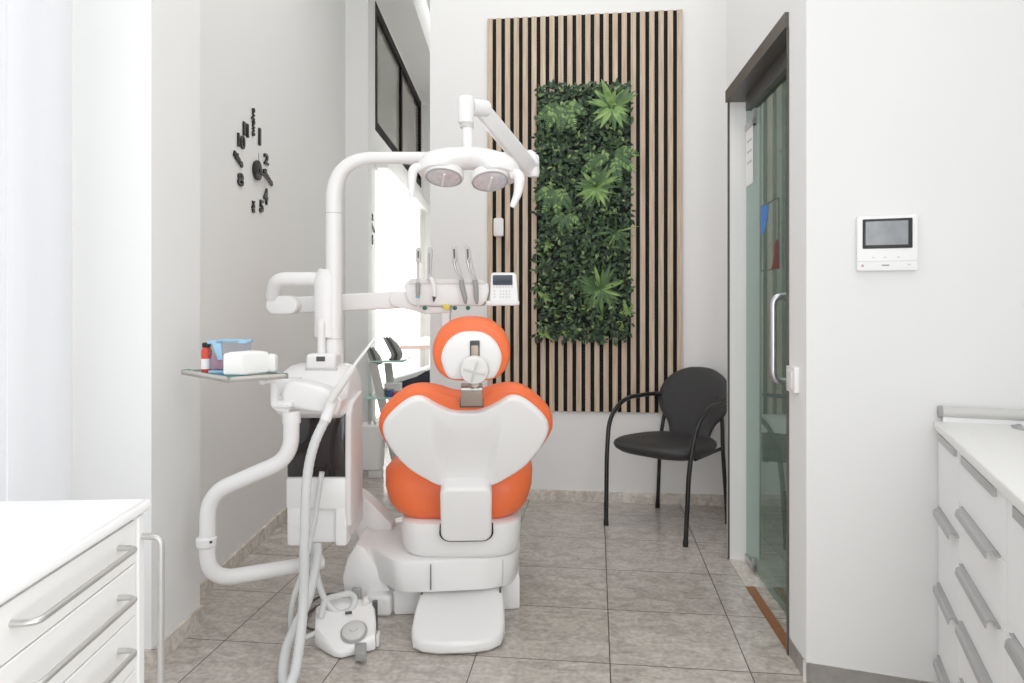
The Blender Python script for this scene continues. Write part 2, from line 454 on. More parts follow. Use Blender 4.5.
# right side: door wall with opening, niche, wall with the intercom
A = Vector((1.031, 3.357, 0)); Bc = Vector((0.949, 2.273, 0))
du = (Bc-A).normalized(); dn = Vector((-du.y, du.x, 0))       # dn: away from room (+x)
if dn.x < 0: dn = -dn
DOORL = 0.905
def dw(s, h, off=0.0): return A+du*s+dn*off+Vector((0, 0, h))
def dquad(s0, s1, o0, o1):
    return [tuple(dw(s, 0, o).xy) for s, o in ((s0, o0), (s1, o0), (s1, o1), (s0, o1))]
TH = 0.11; LW = (Bc-A).length
bm = new(); prism(bm, dquad(-0.03, LW, 0, TH), XY, 2.235, ZC); prism(bm, dquad(DOORL, LW, 0, TH), XY, 0, 2.235)
struct('wall_right', bm, M['wall'])
J = dw(0, 0, 0); J2 = dw(0, 0, TH); 
plan('wall_right.001', [(J.x+0.004, J.y), (J2.x+0.03, J2.y), (1.36, 4.27), (1.33, 4.27), (J2.x-0.0, J2.y+0.05), (J.x+0.006, J.y+0.045)], 0, ZC, M['wall'])
iu = Vector((0.940, -0.340, 0)).normalized(); inn = Vector((-iu.y*-1, 0, 0)); inn = Vector((-0.340, -0.940, 0)).normalized()
I0 = Bc
def iw(s, h, off=0.0): return I0+iu*s+inn*off+Vector((0, 0, h))
IWF = lambda s, h, off: iw(s, h, off)
e0, e1 = iw(0, 0), iw(0.95, 0); e2, e3 = iw(0.95, 0, -0.12), dw(LW, 0, TH)
plan('wall_right.002', [tuple(v.xy) for v in (e0, e1, e2, e3)], 0, ZC, M['walldim'])
# corridor behind the glass door
plan('wall_right.004', [(2.3, 1.6), (2.3, 5.2), (2.4, 5.2), (2.4, 1.6)], 0, 2.7, M['wallg'])
plan('wall_right.005', [(1.36, 4.6), (2.3, 4.6), (2.3, 4.7), (1.36, 4.7)], 0, 2.7, M['wallg'])
struct('ceiling.001', B((1.40, 1.9, 2.7), (2.4, 5.2, 2.75)), M['ceil'])
# wall behind the right worktop and behind the camera
k0 = iw(0.93, 0); kd = Vector((-0.384, -0.923, 0)).normalized(); k1 = k0+kd*3.9; kn = Vector((0.923, -0.384, 0))
plan('wall_right.006', [tuple(v.xy) for v in (k0, k1, k1+kn*0.1, k0+kn*0.1)], 0, ZC, M['wall'])
struct('wall_front', B((-1.62, -2.0, 0), (1.5, -1.9, ZC)), M['wall'])

# skirting boards
SK = 0.065
def skirt(name, p, q, t=0.012):
    p = Vector((*p, 0)); q = Vector((*q, 0)); d = (q-p).normalized(); n = Vector((d.y, -d.x, 0))*t
    struct(name, prism(new(), [tuple(v.xy) for v in (p, q, q+n, p+n)], XY, 0, SK), M['skirt'])
skirt('baseboard_back', BW0.xy, (BW0+bu*1.86).xy)
skirt('baseboard_left', (-1.29, 2.71), (-1.29, 5.46))
skirt('baseboard_left.001', (-1.207, 2.352), (-1.195, 2.708))
skirt('baseboard_left.002', (-1.47, 2.36), (-1.195, 2.36))
skirt('baseboard_left.003', (-1.115, 5.46), (-1.115, 5.6)); skirt('baseboard_left.004', (-1.21, 5.6), (-1.21, 9.6))
skirt('baseboard_left.005', (-1.29, 5.46), (-1.103, 5.46))
skirt('baseboard_right', dw(LW, 0).xy, dw(DOORL+0.01, 0).xy)
skirt('baseboard_right.001', iw(0.93, 0).xy, iw(-0.01, 0).xy)

# windows
def window(name, x, y0, y1, z0, z1, splits, fm, pm, w=0.05, blind=False):
    bm = new()
    box(bm, (x-0.06, y0, z0), (x, y0+w, z1)); box(bm, (x-0.06, y1-w, z0), (x, y1, z1))
    box(bm, (x-0.055, y0+w, z0), (x-0.002, y1-w, z0+w)); box(bm, (x-0.055, y0+w, z1-w), (x-0.002, y1-w, z1))
    for s in splits: box(bm, (x-0.05, s-w/2, z0+w), (x-0.004, s+w/2, z1-w))
    o = struct(name, bm, fm)
    ys = [y0+w]+[v for s in splits for v in (s-w/2, s+w/2)]+[y1-w]
    for i in range(0, len(ys), 2):
        b = B((x-0.036, ys[i], z0+w), (x-0.03, ys[i+1], z1-w))
        obj('pane', b, pm[(i//2) % len(pm)], o, smooth=False)
    return o
window('window_1', -1.50, 0.3, 2.28, 0.25, 3.4, [1.0, 1.65], M['white2'], [M['clear']])
w2 = window('window_2', -1.214, 6.23, 9.37, 0.15, 2.42, [8.75], M['white2'], [M['blind']], 0.07)
obj('lintel', B((-1.2, 6.2, 2.42), (-1.09, 9.4, 2.54), 0.004), M['white2'], w2)
bl = new()
for i in range(26):
    y = 6.3+i*0.12; box(bl, (-1.212, y, 0.2), (-1.206, y+0.116, 2.41))
obj('vertical_blind', bl, M['blind'], w2, smooth=False)
obj('mullion', B((-1.204, 8.9, 0.15), (-1.16, 9.37, 2.42), 0.004), M['offw'], w2)
window('window_3', -1.205, 6.23, 9.37, 2.76, 3.90, [7.75], M['brownframe'], [M['pane'], M['pane2']], 0.09)

# ------------------------------------------------------------------ glass door
dr = struct('door_1', prism(new(), dquad(-0.005, DOORL+0.005, -0.014, TH-0.01), XY, 2.18, 2.235), M['frame'])
bm = new()
prism(bm, dquad(-0.004, 0.0, -0.004, 0.006), XY, 0, 2.18); prism(bm, dquad(DOORL-0.004, DOORL+0.008, -0.006, 0.03), XY, 0, 2.18)
obj('door_frame', bm, M['frame'], dr, smooth=False)
obj('glass_pane', prism(new(), dquad(0.03, DOORL-0.006, 0.075, 0.083), XY, 0.02, 2.17), M['doorglass'], dr, smooth=False)
obj('track', prism(new(), dquad(0.1, DOORL-0.006, 0.055, 0.100), XY, 2.11, 2.18), M['dgrey'], dr, smooth=False)
for z0, z1 in ((2.03, 2.10), (0.02, 0.075)):
    b = new(); prism(b, dquad(0.03, 0.19, 0.068, 0.09), XY, z0 if z0 > 1 else 0.02, z0+0.03 if z0 > 1 else 0.045)
    prism(b, dquad(0.16, 0.19, 0.068, 0.09), XY, z0, z1)
    obj('patch_fitting', b, M['chrome'], dr, smooth=False)
hz0, hz1 = 1.22+8*2.54/F, 1.22-78*2.54/F
hp = fillet([dw(0.80, hz0, 0.076), dw(0.80, hz0, -0.022), dw(0.80, hz1, -0.022), dw(0.80, hz1, 0.076)], 0.035)
obj('pull_handle', TB(hp, 0.0125), M['chrome'], dr, label='stainless tubular pull handle')
obj('floor_stop', LA([(0.022, 0), (0.022, 0.04), (0.018, 0.055), (0.005, 0.06)], dw(0.62, 0, 0.16)), M['white'], dr)
struct('trim_2', prism(new(), dquad(0.33, DOORL, 0.0, 0.035), XY, 0.0, 0.008), M['woodth'])
struct('trim_3', prism(new(), dquad(0.0, 0.33, 0.0, 0.10), XY, 0.0, 0.006), M['skirt'])
# prints on the glass
st = thing('window_sticker', 'clear printed sheet with a blue and a dark red shape on the glass door', 'sticker', dw(0.48, 1.35, 0.034))
GF = lambda u, v, h: dw(0.345+u, v, 0.074-h)
s0, s1, zb, zt = -0.06, 0.20, 1.36, 1.645
fr = new()
for (a, b, c, d) in ((s0, s1, zb, zb+0.004), (s0, s1, zt-0.004, zt), (s0, s0+0.004, zb, zt), (s1-0.004, s1, zb, zt)):
    prism(fr, [(a, c), (b, c), (b, d), (a, d)], GF, 0.0, 0.002)
obj('border', fr, M['dgrey'], st, smooth=False)
arc = [(s0+0.004, zt-0.004), (s0+0.004, zt-0.125)]+[(s0+0.004+0.105*math.sin(t*PI/12), zt-0.125+0.121*(1-math.cos(t*PI/12))) for t in range(1, 7)]
obj('blue_shape', prism(new(), arc, GF, 0.0, 0.002), M['stickblue'], st, smooth=False)
arc = [(s1-0.004, zb+0.004), (s1-0.004, zb+0.115), (s1-0.03, zb+0.12), (s1-0.055, zb+0.10), (s1-0.065, zb+0.05), (s1-0.085, zb+0.02), (s1-0.105, zb+0.004)]
obj('red_shape', prism(new(), arc, GF, 0.0, 0.002), M['stickred'], st, smooth=False)
nt_ = thing('paper_notice', 'white paper notice fixed at the top of the glass door beside the jamb', 'notice', dw(0.1, 1.8, 0.034))
obj('sheet', prism(new(), [(-0.31, 1.77), (-0.19, 1.77), (-0.19, 2.03), (-0.31, 2.03)], GF, 0.0, 0.001), M['paper'], nt_, smooth=False)
for i in range(3):
    obj('printed_line', prism(new(), [(-0.29, 1.97-i*0.05), (-0.21, 1.97-i*0.05), (-0.21, 1.98-i*0.05), (-0.29, 1.98-i*0.05)], GF, 0.001, 0.0014), M['lgrey'], nt_, smooth=False)
# light switch on the jamb wall
ls = thing('light_switch', 'white square light switch on the wall end beside the glass door', 'switch', dw(0.97, 0.93, 0))
DF = lambda u, v, h: dw(0.975+u, v, -h)
obj('plate', prism(new(), rrect(-0.045, 0.922, 0.045, 1.009, 0.006, 3), DF, 0, 0.016, 0.003), M['white'], ls)
obj('rocker', prism(new(), rrect(-0.024, 0.935, 0.024, 0.994, 0.004, 3), DF, 0.016, 0.021, 0.002), M['offw'], ls)

# ------------------------------------------------------------------ intercom
def iws(px): # wall param for photo column
    k = (px-CX)/F
    return (I0.x-k*I0.y)/(k*iu.y-iu.x)
ic = thing('video_intercom', 'white video door intercom with a small dark screen on the right wall', 'intercom', iw(iws(886), 1.33))
a0, a1 = iws(856), iws(916.5); dic = iw((a0+a1)/2, 0).y
zz = lambda y: CH-(y-HZ)/F*dic
obj('body', prism(new(), rrect(a0, zz(271), a1, zz(216), 0.006, 4), IWF, 0, 0.025, 0.004), M['white2'], ic)
b0, b1 = iws(861.5), iws(911)
obj('screen_bezel', prism(new(), rrect(b0, zz(249), b1, zz(219.5), 0.003, 3), IWF, 0.025, 0.028, 0.001), M['black'], ic)
obj('screen', prism(new(), [(iws(864.5), zz(245.5)), (iws(906.5), zz(245.5)), (iws(906.5), zz(222)), (iws(864.5), zz(222))], IWF, 0.028, 0.0286), mat('lcd_screen', (112, 116, 120), 0.08, noise=0.35, nscale=22), ic, smooth=False)  # brighter mottled grey paints reflections into the screen colour
for px in (872, 884, 897):
    obj('button_mark', prism(new(), rrect(iws(px-1.2), zz(258.3), iws(px+1.2), zz(257.3), 0.001, 2), IWF, 0.025, 0.026), M['lgrey'], ic, smooth=False)
obj('seam', prism(new(), [(a0+0.002, zz(261.8)), (a1-0.002, zz(261.8)), (a1-0.002, zz(261.3)), (a0+0.002, zz(261.3))], IWF, 0.025, 0.0255), M['lgrey'], ic, smooth=False)
b = new(); prism(b, rrect(iws(880.5), zz(266.4), iws(888), zz(265), 0.0008, 2), IWF, 0.025, 0.0258)
obj('name_mark', b, M['grey'], ic, smooth=False)
obj('red_key', prism(new(), rrect(iws(860.5), zz(267), iws(862.6), zz(264.6), 0.0015, 3), IWF, 0.025, 0.0258), M['pink'], ic, smooth=False)
obj('talk_key', prism(new(), rrect(iws(906), zz(265.6), iws(909), zz(264.6), 0.001, 2), IWF, 0.025, 0.0258), M['lgrey'], ic, smooth=False)

# ------------------------------------------------------------------ slatted panel and plant wall
S0 = 0.3725; SW = 1.195; PZ0, PZ1 = 0.555, 3.008
sp = thing('slatted_wall_panel', 'tall pale oak slatted acoustic panel with black gaps on the back wall', 'wall panel', bw(S0+SW/2, PZ0))
obj('felt_backing', prism(new(), [(S0, PZ0), (S0+SW, PZ0), (S0+SW, PZ1), (S0, PZ1)], BWF, 0.001, 0.009), M['felt'], sp, smooth=False)
pit = SW/21.56; sw_ = pit*0.56
for i in range(22):
    a = S0+i*pit
    obj('slat', prism(new(), [(a, PZ0), (a+sw_, PZ0), (a+sw_, PZ1), (a, PZ1)], BWF, 0.009, 0.021, 0.001, 1), M['slat'], sp, smooth=False)

G0, G1, GZ0, GZ1 = 0.690, 1.250, 1.01, 2.548
gw = thing('green_plant_wall', 'rectangular panel of dense artificial green foliage hung on the slatted panel', 'plant wall', bw((G0+G1)/2, GZ0, 0.02))
obj('backing_mat', prism(new(), [(G0+0.015, GZ0+0.015), (G1-0.015, GZ0+0.015), (G1-0.015, GZ1-0.02), (G0+0.015, GZ1-0.02)], BWF, 0.021, 0.04), M['greendark'], gw, smooth=False)
def leaf(bm, o, d, nrm, L, W, mi=0, bend=0.25, segs=3):
    """leaf from o along d; nrm ~ facing"""
    d = d.normalized(); s = d.cross(nrm); 
    if s.length < 1e-4: s = d.cross(Vector((0.3, 0.5, 0.8)))
    s.normalize(); nn = s.cross(d)
    prev = None; wid = [0.12, 0.9, 1.0, 0.7, 0.05] if segs == 4 else [0.2, 1.0, 0.75, 0.05]
    nS = len(wid)
    for i in range(nS):
        t = i/(nS-1); c = o+d*L*t-nn*(bend*L*t*t)
        l = bm.verts.new(c+s*W*wid[i]/2+nn*W*0.12*wid[i]); m_ = bm.verts.new(c); r_ = bm.verts.new(c-s*W*wid[i]/2+nn*W*0.12*wid[i])
        if prev:
            f1 = bm.faces.new((prev[0], prev[1], m_, l)); f2 = bm.faces.new((prev[1], prev[2], r_, m_))
            f1.material_index = mi; f2.material_index = mi
        prev = (l, m_, r_)
def rdir(out=0.6):
    a = random.uniform(0, 2*PI); o = random.uniform(0.15, out)
    return bu*math.cos(a)+Vector((0, 0, 1))*math.sin(a)+bn*o
bm = new()
for i in range(4300):
    s = random.uniform(G0+0.005, G1-0.005); h = random.uniform(GZ0+0.005, GZ1-0.005)
    off = random.uniform(0.045, 0.10)
    k = random.random(); mi = 0 if k < 0.60 else (1 if k < 0.91 else 2)
    L = random.uniform(0.02, 0.042)
    leaf(bm, bw(s, h, off), rdir(1.0), bn+rdir()*0.6, L, L*random.uniform(0.42, 0.62), mi)
for i in range(260):   # irregular outline
    e = random.choice('lrtb')
    if e in 'lr': s = (G0-0.004 if e == 'l' else G1+0.004)+random.uniform(-0.015, 0.01); h = random.uniform(GZ0, GZ1)
    else: h = (GZ0-0.004 if e == 'b' else GZ1+0.004)+random.uniform(-0.012, 0.012); s = random.uniform(G0, G1)
    L = random.uniform(0.02, 0.045); leaf(bm, bw(s, h, random.uniform(0.04, 0.08)), rdir(0.5), bn+rdir()*0.5, L, L*0.5, random.choice((0, 0, 1)))
obj('leaf_mass', bm, LEAF[:3], gw, smooth=False, recalc=False)
def px_wall(px, py):    # photo position -> (s,h) on back wall
    k = (px-CX)/F; s = (BW0.x-k*BW0.y)/(k*bu.y-bu.x); d = bw(s, 0).y
    return s, CH-(py-HZ)/F*d
def spiky(px, py, rad, n, mats, name, wide=0.16, down=0.0):
    s, h = px_wall(px, py); bm = new(); c = bw(s, h, 0.09)
    for i in range(n):
        a = 2*PI*i/n+random.uniform(-0.2, 0.2); o = random.uniform(0.15, 0.9)
        d = bu*math.cos(a)+Vector((0, 0, 1))*(math.sin(a)-down)+bn*o
        L = rad*random.choice((0.45, 0.6, 0.75, 0.9, 1.0))*random.uniform(0.85, 1.1)
        leaf(bm, c, d, bn, L, L*wide*random.uniform(0.8, 1.2), random.randrange(len(mats)), 0.35, 4)
    return obj(name, bm, mats, gw, smooth=False, recalc=False)
def fern(px, py, rad, fronds, name='fern'):
    s, h = px_wall(px, py); bm = new(); c = bw(s, h, 0.07)
    for a in fronds:
        a = math.radians(a); d = (bu*math.cos(a)+Vector((0, 0, 1))*math.sin(a)+bn*0.35).normalized()
        sd = (-bu*math.sin(a)+Vector((0, 0, 1))*math.cos(a))
        for k in range(14):
            t = 0.1+0.9*k/14; p = c+d*rad*t-bn*0.0-Vector((0, 0, 1))*rad*0.25*t*t
            L = rad*0.22*math.sin(PI*min(1, 0.2+0.78*t))+0.006
            for sg in (1, -1):
                leaf(bm, p+bn*0.02, sd*sg+d*0.7+bn*random.uniform(-0.1, 0.3), bn, L, L*0.36, random.choice((0, 0, 1, 2)))
    return obj(name, bm, [LEAF[3], LEAF[1], LEAF[4]], gw, smooth=False, recalc=False)
spiky(612, 111, 0.155, 52, [LEAF[4], LEAF[4], LEAF[3]], 'spiky_plant', 0.22)
spiky(596, 190, 0.145, 46, [LEAF[4], LEAF[4], LEAF[3]], 'spiky_plant', 0.2)
spiky(600, 290, 0.16, 56, [LEAF[4], LEAF[3], LEAF[3]], 'spiky_plant', 0.15)
spiky(616, 233, 0.13, 36, [LEAF[3], LEAF[3], LEAF[4]], 'grass_tuft', 0.07, 0.7)
fern(562, 108, 0.17, (205, 235, 270, 305, 345)); fern(612, 158, 0.17, (10, -30, -75, 200))
fern(557, 190, 0.16, (200, 240, 275, 310)); fern(600, 165, 0.13, (150, 200, 250))
fern(566, 215, 0.11, (250, 290, 330, 210))
spiky(545, 333, 0.06, 9, [LEAF[4]], 'pale_sprig', 0.4); spiky(546, 297, 0.05, 8, [LEAF[4]], 'pale_sprig', 0.4)
spiky(548, 246, 0.045, 7, [LEAF[4]], 'pale_sprig', 0.4); spiky(628, 312, 0.08, 6, [LEAF[4]], 'pale_sprig', 0.3)

# small white sensor on the slats
s_, h_ = px_wall(499.5, 228)
se = thing('wall_sensor', 'small white rounded sensor box fixed on the left slats of the panel', 'sensor', bw(s_, h_-0.06, 0.021))
obj('case', prism(new(), rrect(s_-0.031, h_-0.057, s_+0.031, h_+0.057, 0.012, 4), BWF, 0.021, 0.055, 0.006), M['white'], se)
obj('lens', prism(new(), rrect(s_-0.012, h_-0.046, s_+0.012, h_-0.034, 0.004, 3), BWF, 0.055, 0.057), M['white2'], se)

# ------------------------------------------------------------------ clocks
def clock(center, label, X):
    cy, cz = center
    t = thing('wall_clock', label, 'clock', (X, cy, cz-0.28))
    WF = lambda u, v, h: Vector((X+h, cy+u, cz+v))
    obj('hub', lathe(new(), [(0.045, 0.0), (0.050, 0.006), (0.050, 0.018), (0.044, 0.020)], (X, cy, cz), (1, 0, 0)), M['black'], t)
    obj('minute_hand', prism(new(), [(0.0, -0.008), (0.0, 0.008), (0.17, -0.032), (0.175, -0.046)], WF, 0.020, 0.024), M['black'], t, smooth=False)
    obj('hour_hand', prism(new(), [(-0.003, 0), (0.003, 0), (0.001, 0.085), (-0.001, 0.085)], WF, 0.016, 0.018), M['black'], t, smooth=False)
    # word or figure, place on the wall from the hub (along, up), size, turn, weight, width
    items = [('twelve', -0.042, 0.232, 0.053, 90, 0.0012, 1.0), ('1', 0.048, 0.175, 0.118, 0, 0.003, 1.4), ('2', 0.142, 0.082, 0.075, 0, 0.003, 1.7), ('three', 0.17, -0.004, 0.046, -20, 0.003, 1.4),
             ('4', 0.136, -0.114, 0.115, 0, 0.003, 1.0), ('5', 0.074, -0.174, 0.084, 0, 0.003, 1.3), ('six', -0.042, -0.190, 0.052, 90, 0.0015, 1.0),
             ('8', -0.205, -0.086, 0.082, 0, 0.003, 1.6), ('nine', -0.233, 0.010, 0.046, -22, 0.003, 1.4), ('10', -0.205, 0.096, 0.088, 0, 0.002, 1.2), ('II', -0.139, 0.166, 0.092, 0, 0.001, 1.9)]
    for s_, u, v, sz, rot, bold, sx in items:
        f = lambda a, b, c, u=u, v=v: WF(u+a, v+b, 0.005+c)
        obj('numeral', text_bm(s_, sz, 0.004, f, bold, sx, math.radians(rot)), M['black'], t, smooth=False)
    return t
clock((3.541, 1.8915), 'black stick-on wall clock of loose numerals on the grey left wall', -1.289)
clock((5.94, 1.885), 'far black stick-on clock half hidden behind the white pier, beside the bright window', -1.209)

# ------------------------------------------------------------------ curtains
def blind_panel(y0, y1, label, x=-1.25):
    bm = new(); rings = []
    n = 14
    for z in (0.03, ZC-0.35):
        rings.append([Vector((x+0.004*math.sin(i/n*PI*3), y0+(y1-y0)*i/n, z)) for i in range(n+1)])
    loft(bm, rings, False, False); bmesh.ops.solidify(bm, geom=list(bm.faces), thickness=0.003)
    t = thing('panel_blind', label, 'blind', (x, (y0+y1)/2, 0.03), 'white panel blinds at the near left window')
    obj('fabric', bm, M['curtain'], t)
    obj('bottom_bar', B((x-0.004, y0, 0.02), (x+0.026, y1, 0.045), 0.003), M['white2'], t)
    obj('head_rail', B((x-0.015, y0, ZC-0.36), (x+0.035, y1, ZC-0.30), 0.003), M['white2'], t)
blind_panel(1.748, 2.0, 'white backlit panel blind hanging beside the wall column')
blind_panel(1.20, 1.742, 'white panel blind at the far left edge of the picture', -1.25)

# ------------------------------------------------------------------ left drawer cabinet
l0 = Vector((-0.664, 1.295, 0)); ld = Vector((0.0645, -1, 0)).normalized(); ln = Vector((1, 0.0645, 0)).normalized()
def lw(s, o, z): return l0+ld*s+ln*o+Vector((0, 0, z))
LF = lambda s, z, h: lw(s, h, z)     # front face coords
wt = prism(new(), [(0.0, 0.0), (1.9, 0.0), (1.9, -0.55), (0.0, -0.55)], lambda s, o, z: lw(s, o, z), 0.842, 0.864, 0.007, 3)
tag(obj('worktop', wt, M['top']), 'white worktop over the left drawer cabinet', 'worktop')
lc = thing('drawer_cabinet', 'off-white cabinet of shallow drawers with bar handles at lower left', 'cabinet', lw(0.8, -0.3, 0))
obj('carcass', prism(new(), [(0.0345, -0.03), (1.85, -0.03), (1.85, -0.53), (0.0345, -0.53)], lambda s, o, z: lw(s, o, z), 0.0, 0.842), M['drawer'], lc, smooth=False)
obj('shadow_gap', prism(new(), [(0.05, -0.032), (1.85, -0.032), (1.85, -0.028), (0.05, -0.028)], lambda s, o, z: lw(s, o, z), 0.08, 0.838), M['gap'], lc, smooth=False)
zs = [0.834, 0.757, 0.663, 0.567, 0.47, 0.37, 0.22, 0.08]; hzs = [0.806, 0.722, 0.632, 0.535, 0.437, 0.33, 0.19]
for col, (sa, sb) in enumerate(((0.036, 0.50), (0.504, 1.15))):
    for i in range(7):
        d = obj('drawer', prism(new(), [(sa, zs[i+1]+0.0025), (sb, zs[i+1]+0.0025), (sb, zs[i]), (sa, zs[i])], LF, -0.028, -0.010, 0.0015, 1), M['drawer'], lc, smooth=False)
        ha, hb = sa+0.064, sb-0.118
        hpth = fillet([lw(ha, -0.012, hzs[i]), lw(ha, 0.022, hzs[i]), lw(hb, 0.022, hzs[i]), lw(hb, -0.012, hzs[i])], 0.02)
        obj('handle', TB(hpth, 0.0048, 10), M['steel'], d)
pl = thing('pull_out_cabinet', 'narrow white end cabinet with a tall vertical steel bar at lower left', 'cabinet', lw(0.02, -0.2, 0))
obj('front_panel', prism(new(), [(0.010, 0.03), (0.0335, 0.03), (0.0335, 0.838), (0.010, 0.838)], LF, -0.20, -0.006, 0.002, 1), M['white2'], pl, smooth=False)
hpth = fillet([lw(0.021, -0.008, 0.80), lw(0.021, 0.028, 0.80), lw(0.024, 0.028, 0.25), lw(0.024, -0.008, 0.25)], 0.022)
obj('bar_handle', TB(hpth, 0.0058, 10), M['steel'], pl)

# ------------------------------------------------------------------ right cabinets
r0 = Vector((1.297, 2.147, 0)); rd = Vector((-0.384, -0.923, 0)).normalized(); rn = Vector((-0.923, 0.384, 0))  # rn: out of the front
def rw(s, o, z): return r0+rd*s+rn*o+Vector((0, 0, z))
RF = lambda s, z, h: rw(s, h, z)
RT = lambda s, o, z: rw(s, o, z)
tag(obj('worktop', prism(new(), [(0.004, 0.012), (1.75, 0.012), (1.75, -0.50), (0.004, -0.50)], RT, 0.838, 0.866, 0.006, 3), M['top2']), 'white worktop running along the right side under the rolled grey upstand', 'worktop')
cols = [(0.004, 0.315, [0.835, 0.608, 0.380, 0.16], (0.05, 0.29), 'white drawer cabinet at the wall end of the right worktop'),
        (0.320, 0.79, [0.835, 0.698, 0.550, 0.402, 0.255], (0.385, 0.715), 'wide white drawer cabinet in the middle of the right row'),
        (0.795, 1.25, [0.835, 0.58, 0.30], (0.87, 1.18), 'white drawer cabinet of the right row nearest the viewer')]
for sa, sb, zl, (ha, hb), lab in cols:
    t = thing('drawer_cabinet', lab, 'cabinet', rw((sa+sb)/2, -0.2, 0), 'cabinets under the right worktop')
    obj('carcass', prism(new(), [(sa, -0.02), (sb, -0.02), (sb, -0.48), (sa, -0.48)], RT, 0.0, 0.836), M['offw'], t, smooth=False)
    zz_ = zl+[0.08]
    for i in range(len(zl)):
        d = obj('drawer', prism(new(), [(sa+0.001, zz_[i+1]+0.0015), (sb-0.001, zz_[i+1]+0.0015), (sb-0.001, zz_[i]-0.001), (sa+0.001, zz_[i]-0.001)], RF, -0.019, 0.0, 0.001, 1), M['white2'], t, smooth=False)
        z = zz_[i]; b = new()
        if i == 0:
            prism(b, [(ha, z-0.022), (hb, z-0.022), (hb, z), (ha, z)], RF, 0.0, 0.008)
        else:
            prism(b, [(ha-0.03, z-0.004), (hb+0.03, z-0.004), (hb+0.03, z), (ha-0.03, z)], RF, -0.01, 0.006)
            rings = []
            for s in (ha, hb):
                rings.append([rw(s, o, z+dz) for o, dz in ((0.0, 0.001), (0.014, 0.001), (0.019, -0.004), (0.021, -0.018), (0.0185, -0.018), (0.0165, -0.006), (0.012, -0.003), (0.0, -0.003))])
            loft(b, rings)
        obj('handle', b, M['alu'], d, smooth=False)
up = thing('worktop_upstand', 'rounded pale grey tube along the wall at the end of the right worktop', 'upstand', rw(0.0, -0.1, 0.866))
pA = iw(iws(939), 0.895, 0.020); pB = pA+iu*0.52
obj('tube', TB([pA, pB], 0.0165, 18), M['lgrey'], up)
obj('end_cap', TB([pA-iu*0.006, pA+iu*0.004], 0.018, 18), M['grey'], up)
obj('foot_strip', prism(new(), [(iws(941), 0.866), (iws(941)+0.5, 0.866), (iws(941)+0.5, 0.885), (iws(941), 0.885)], IWF, 0.006, 0.026), M['white2'], up, smooth=False)
sk = thing('sink', 'round steel sink rim let into the right worktop at the picture edge', 'sink', P(1046, 427, 1.98)-Vector((0, 0, 0.0)))
sc = Vector((P(1046, 427, 1.98).x, 1.99, 0.866))
obj('rim', LA([(0.075, 0.0), (0.075, 0.004), (0.066, 0.005), (0.064, 0.0)], sc, (0, 0, 1), 40), M['chrome'], sk)
obj('basin', LA([(0.064, 0.0005), (0.06, 0.0008), (0.03, 0.001)], sc, (0, 0, 1), 40), M['steel'], sk)

# ------------------------------------------------------------------ waiting chair
ca = math.radians(-43.8); wc = Vector((0.872, 3.90, 0))
wx = Vector((math.cos(ca), math.sin(ca), 0)); wy = Vector((-math.sin(ca), math.cos(ca), 0))   # wy: towards the back of the chair
def W(x, y, z): return wc+wx*x+wy*y+Vector((0, 0, z))
ch = thing('waiting_chair', 'black vinyl visitor chair with tubular arms in front of the slatted panel', 'chair', wc)
for sg in (-1, 1):
    path = fillet([W(0.245*sg, -0.255, 0), W(0.255*sg, -0.235, 0.40), W(0.27*sg, -0.19, 0.59), W(0.265*sg, -0.05, 0.682), W(0.25*sg, 0.225, 0.685), W(0.12*sg, 0.315, 0.68)],
                  {1: 0.1, 2: 0.14, 3: 0.14, 4: 0.12})
    fl = obj('leg', TB(path, 0.0125, 12), M['blackmetal'], ch, label='front leg tube that arches back to form the armrest')
    obj('rubber_foot', TB([W(0.245*sg, -0.2555, 0), W(0.2455*sg, -0.254, 0.03)], 0.0145, 12), M['black'], fl)
    path = fillet([W(0.225*sg, 0.235, 0), W(0.20*sg, 0.225, 0.42), W(0.185*sg, 0.25, 0.58), W(0.15*sg, 0.265, 0.70)], 0.1)
    rl = obj('leg', TB(path, 0.0115, 12), M['blackmetal'], ch)
    obj('rubber_foot', TB([W(0.225*sg, 0.235, 0), W(0.2235*sg, 0.2345, 0.03)], 0.014, 12), M['black'], rl)
    obj('side_rail', TB([W(0.235*sg, -0.14, 0.418), W(0.20*sg, 0.22, 0.418)], 0.010, 10), M['blackmetal'], ch)
half = [(0, -0.275), (0.13, -0.268), (0.225, -0.215), (0.26, -0.10), (0.245, 0.04), (0.205, 0.15), (0.13, 0.215), (0, 0.23)]
ol = mirror_outline(half)
sf = lambda u, v, h: W(u, v, 0.425+h)
obj('seat', pillow(new(), ol, (0, 0), [(0.0, -0.024), (0.6, -0.022), (0.88, -0.012), (0.97, 0.006), (1.0, 0.026), (0.985, 0.04), (0.93, 0.05), (0.8, 0.055), (0.5, 0.05), (0.0, 0.045)], sf), M['blackvinyl'], ch, angle=60)
half = [(0, 0.395), (0.10, 0.382), (0.19, 0.325), (0.228, 0.235), (0.21, 0.15), (0.15, 0.075), (0.125, 0.0), (0.135, -0.05), (0, -0.07)]
ol = mirror_outline(half)
def bf(u, v, h):
    return W(u, 0.215+0.13*(v/0.42)-0.55*u*u-h, 0.455+v)
obj('backrest', pillow(new(), ol, (0, 0.22), [(0.0, -0.022), (0.8, -0.022), (0.96, -0.018), (1.0, -0.006), (0.99, 0.006), (0.95, 0.014), (0.8, 0.02), (0.4, 0.022), (0, 0.022)], bf), M['blackvinyl'], ch, angle=60)

# ------------------------------------------------------------------ dental chair
dc = thing('dental_chair', 'white dental chair with orange upholstery, seen from behind its head end', 'dental chair', (-0.2, 3.0, 0))
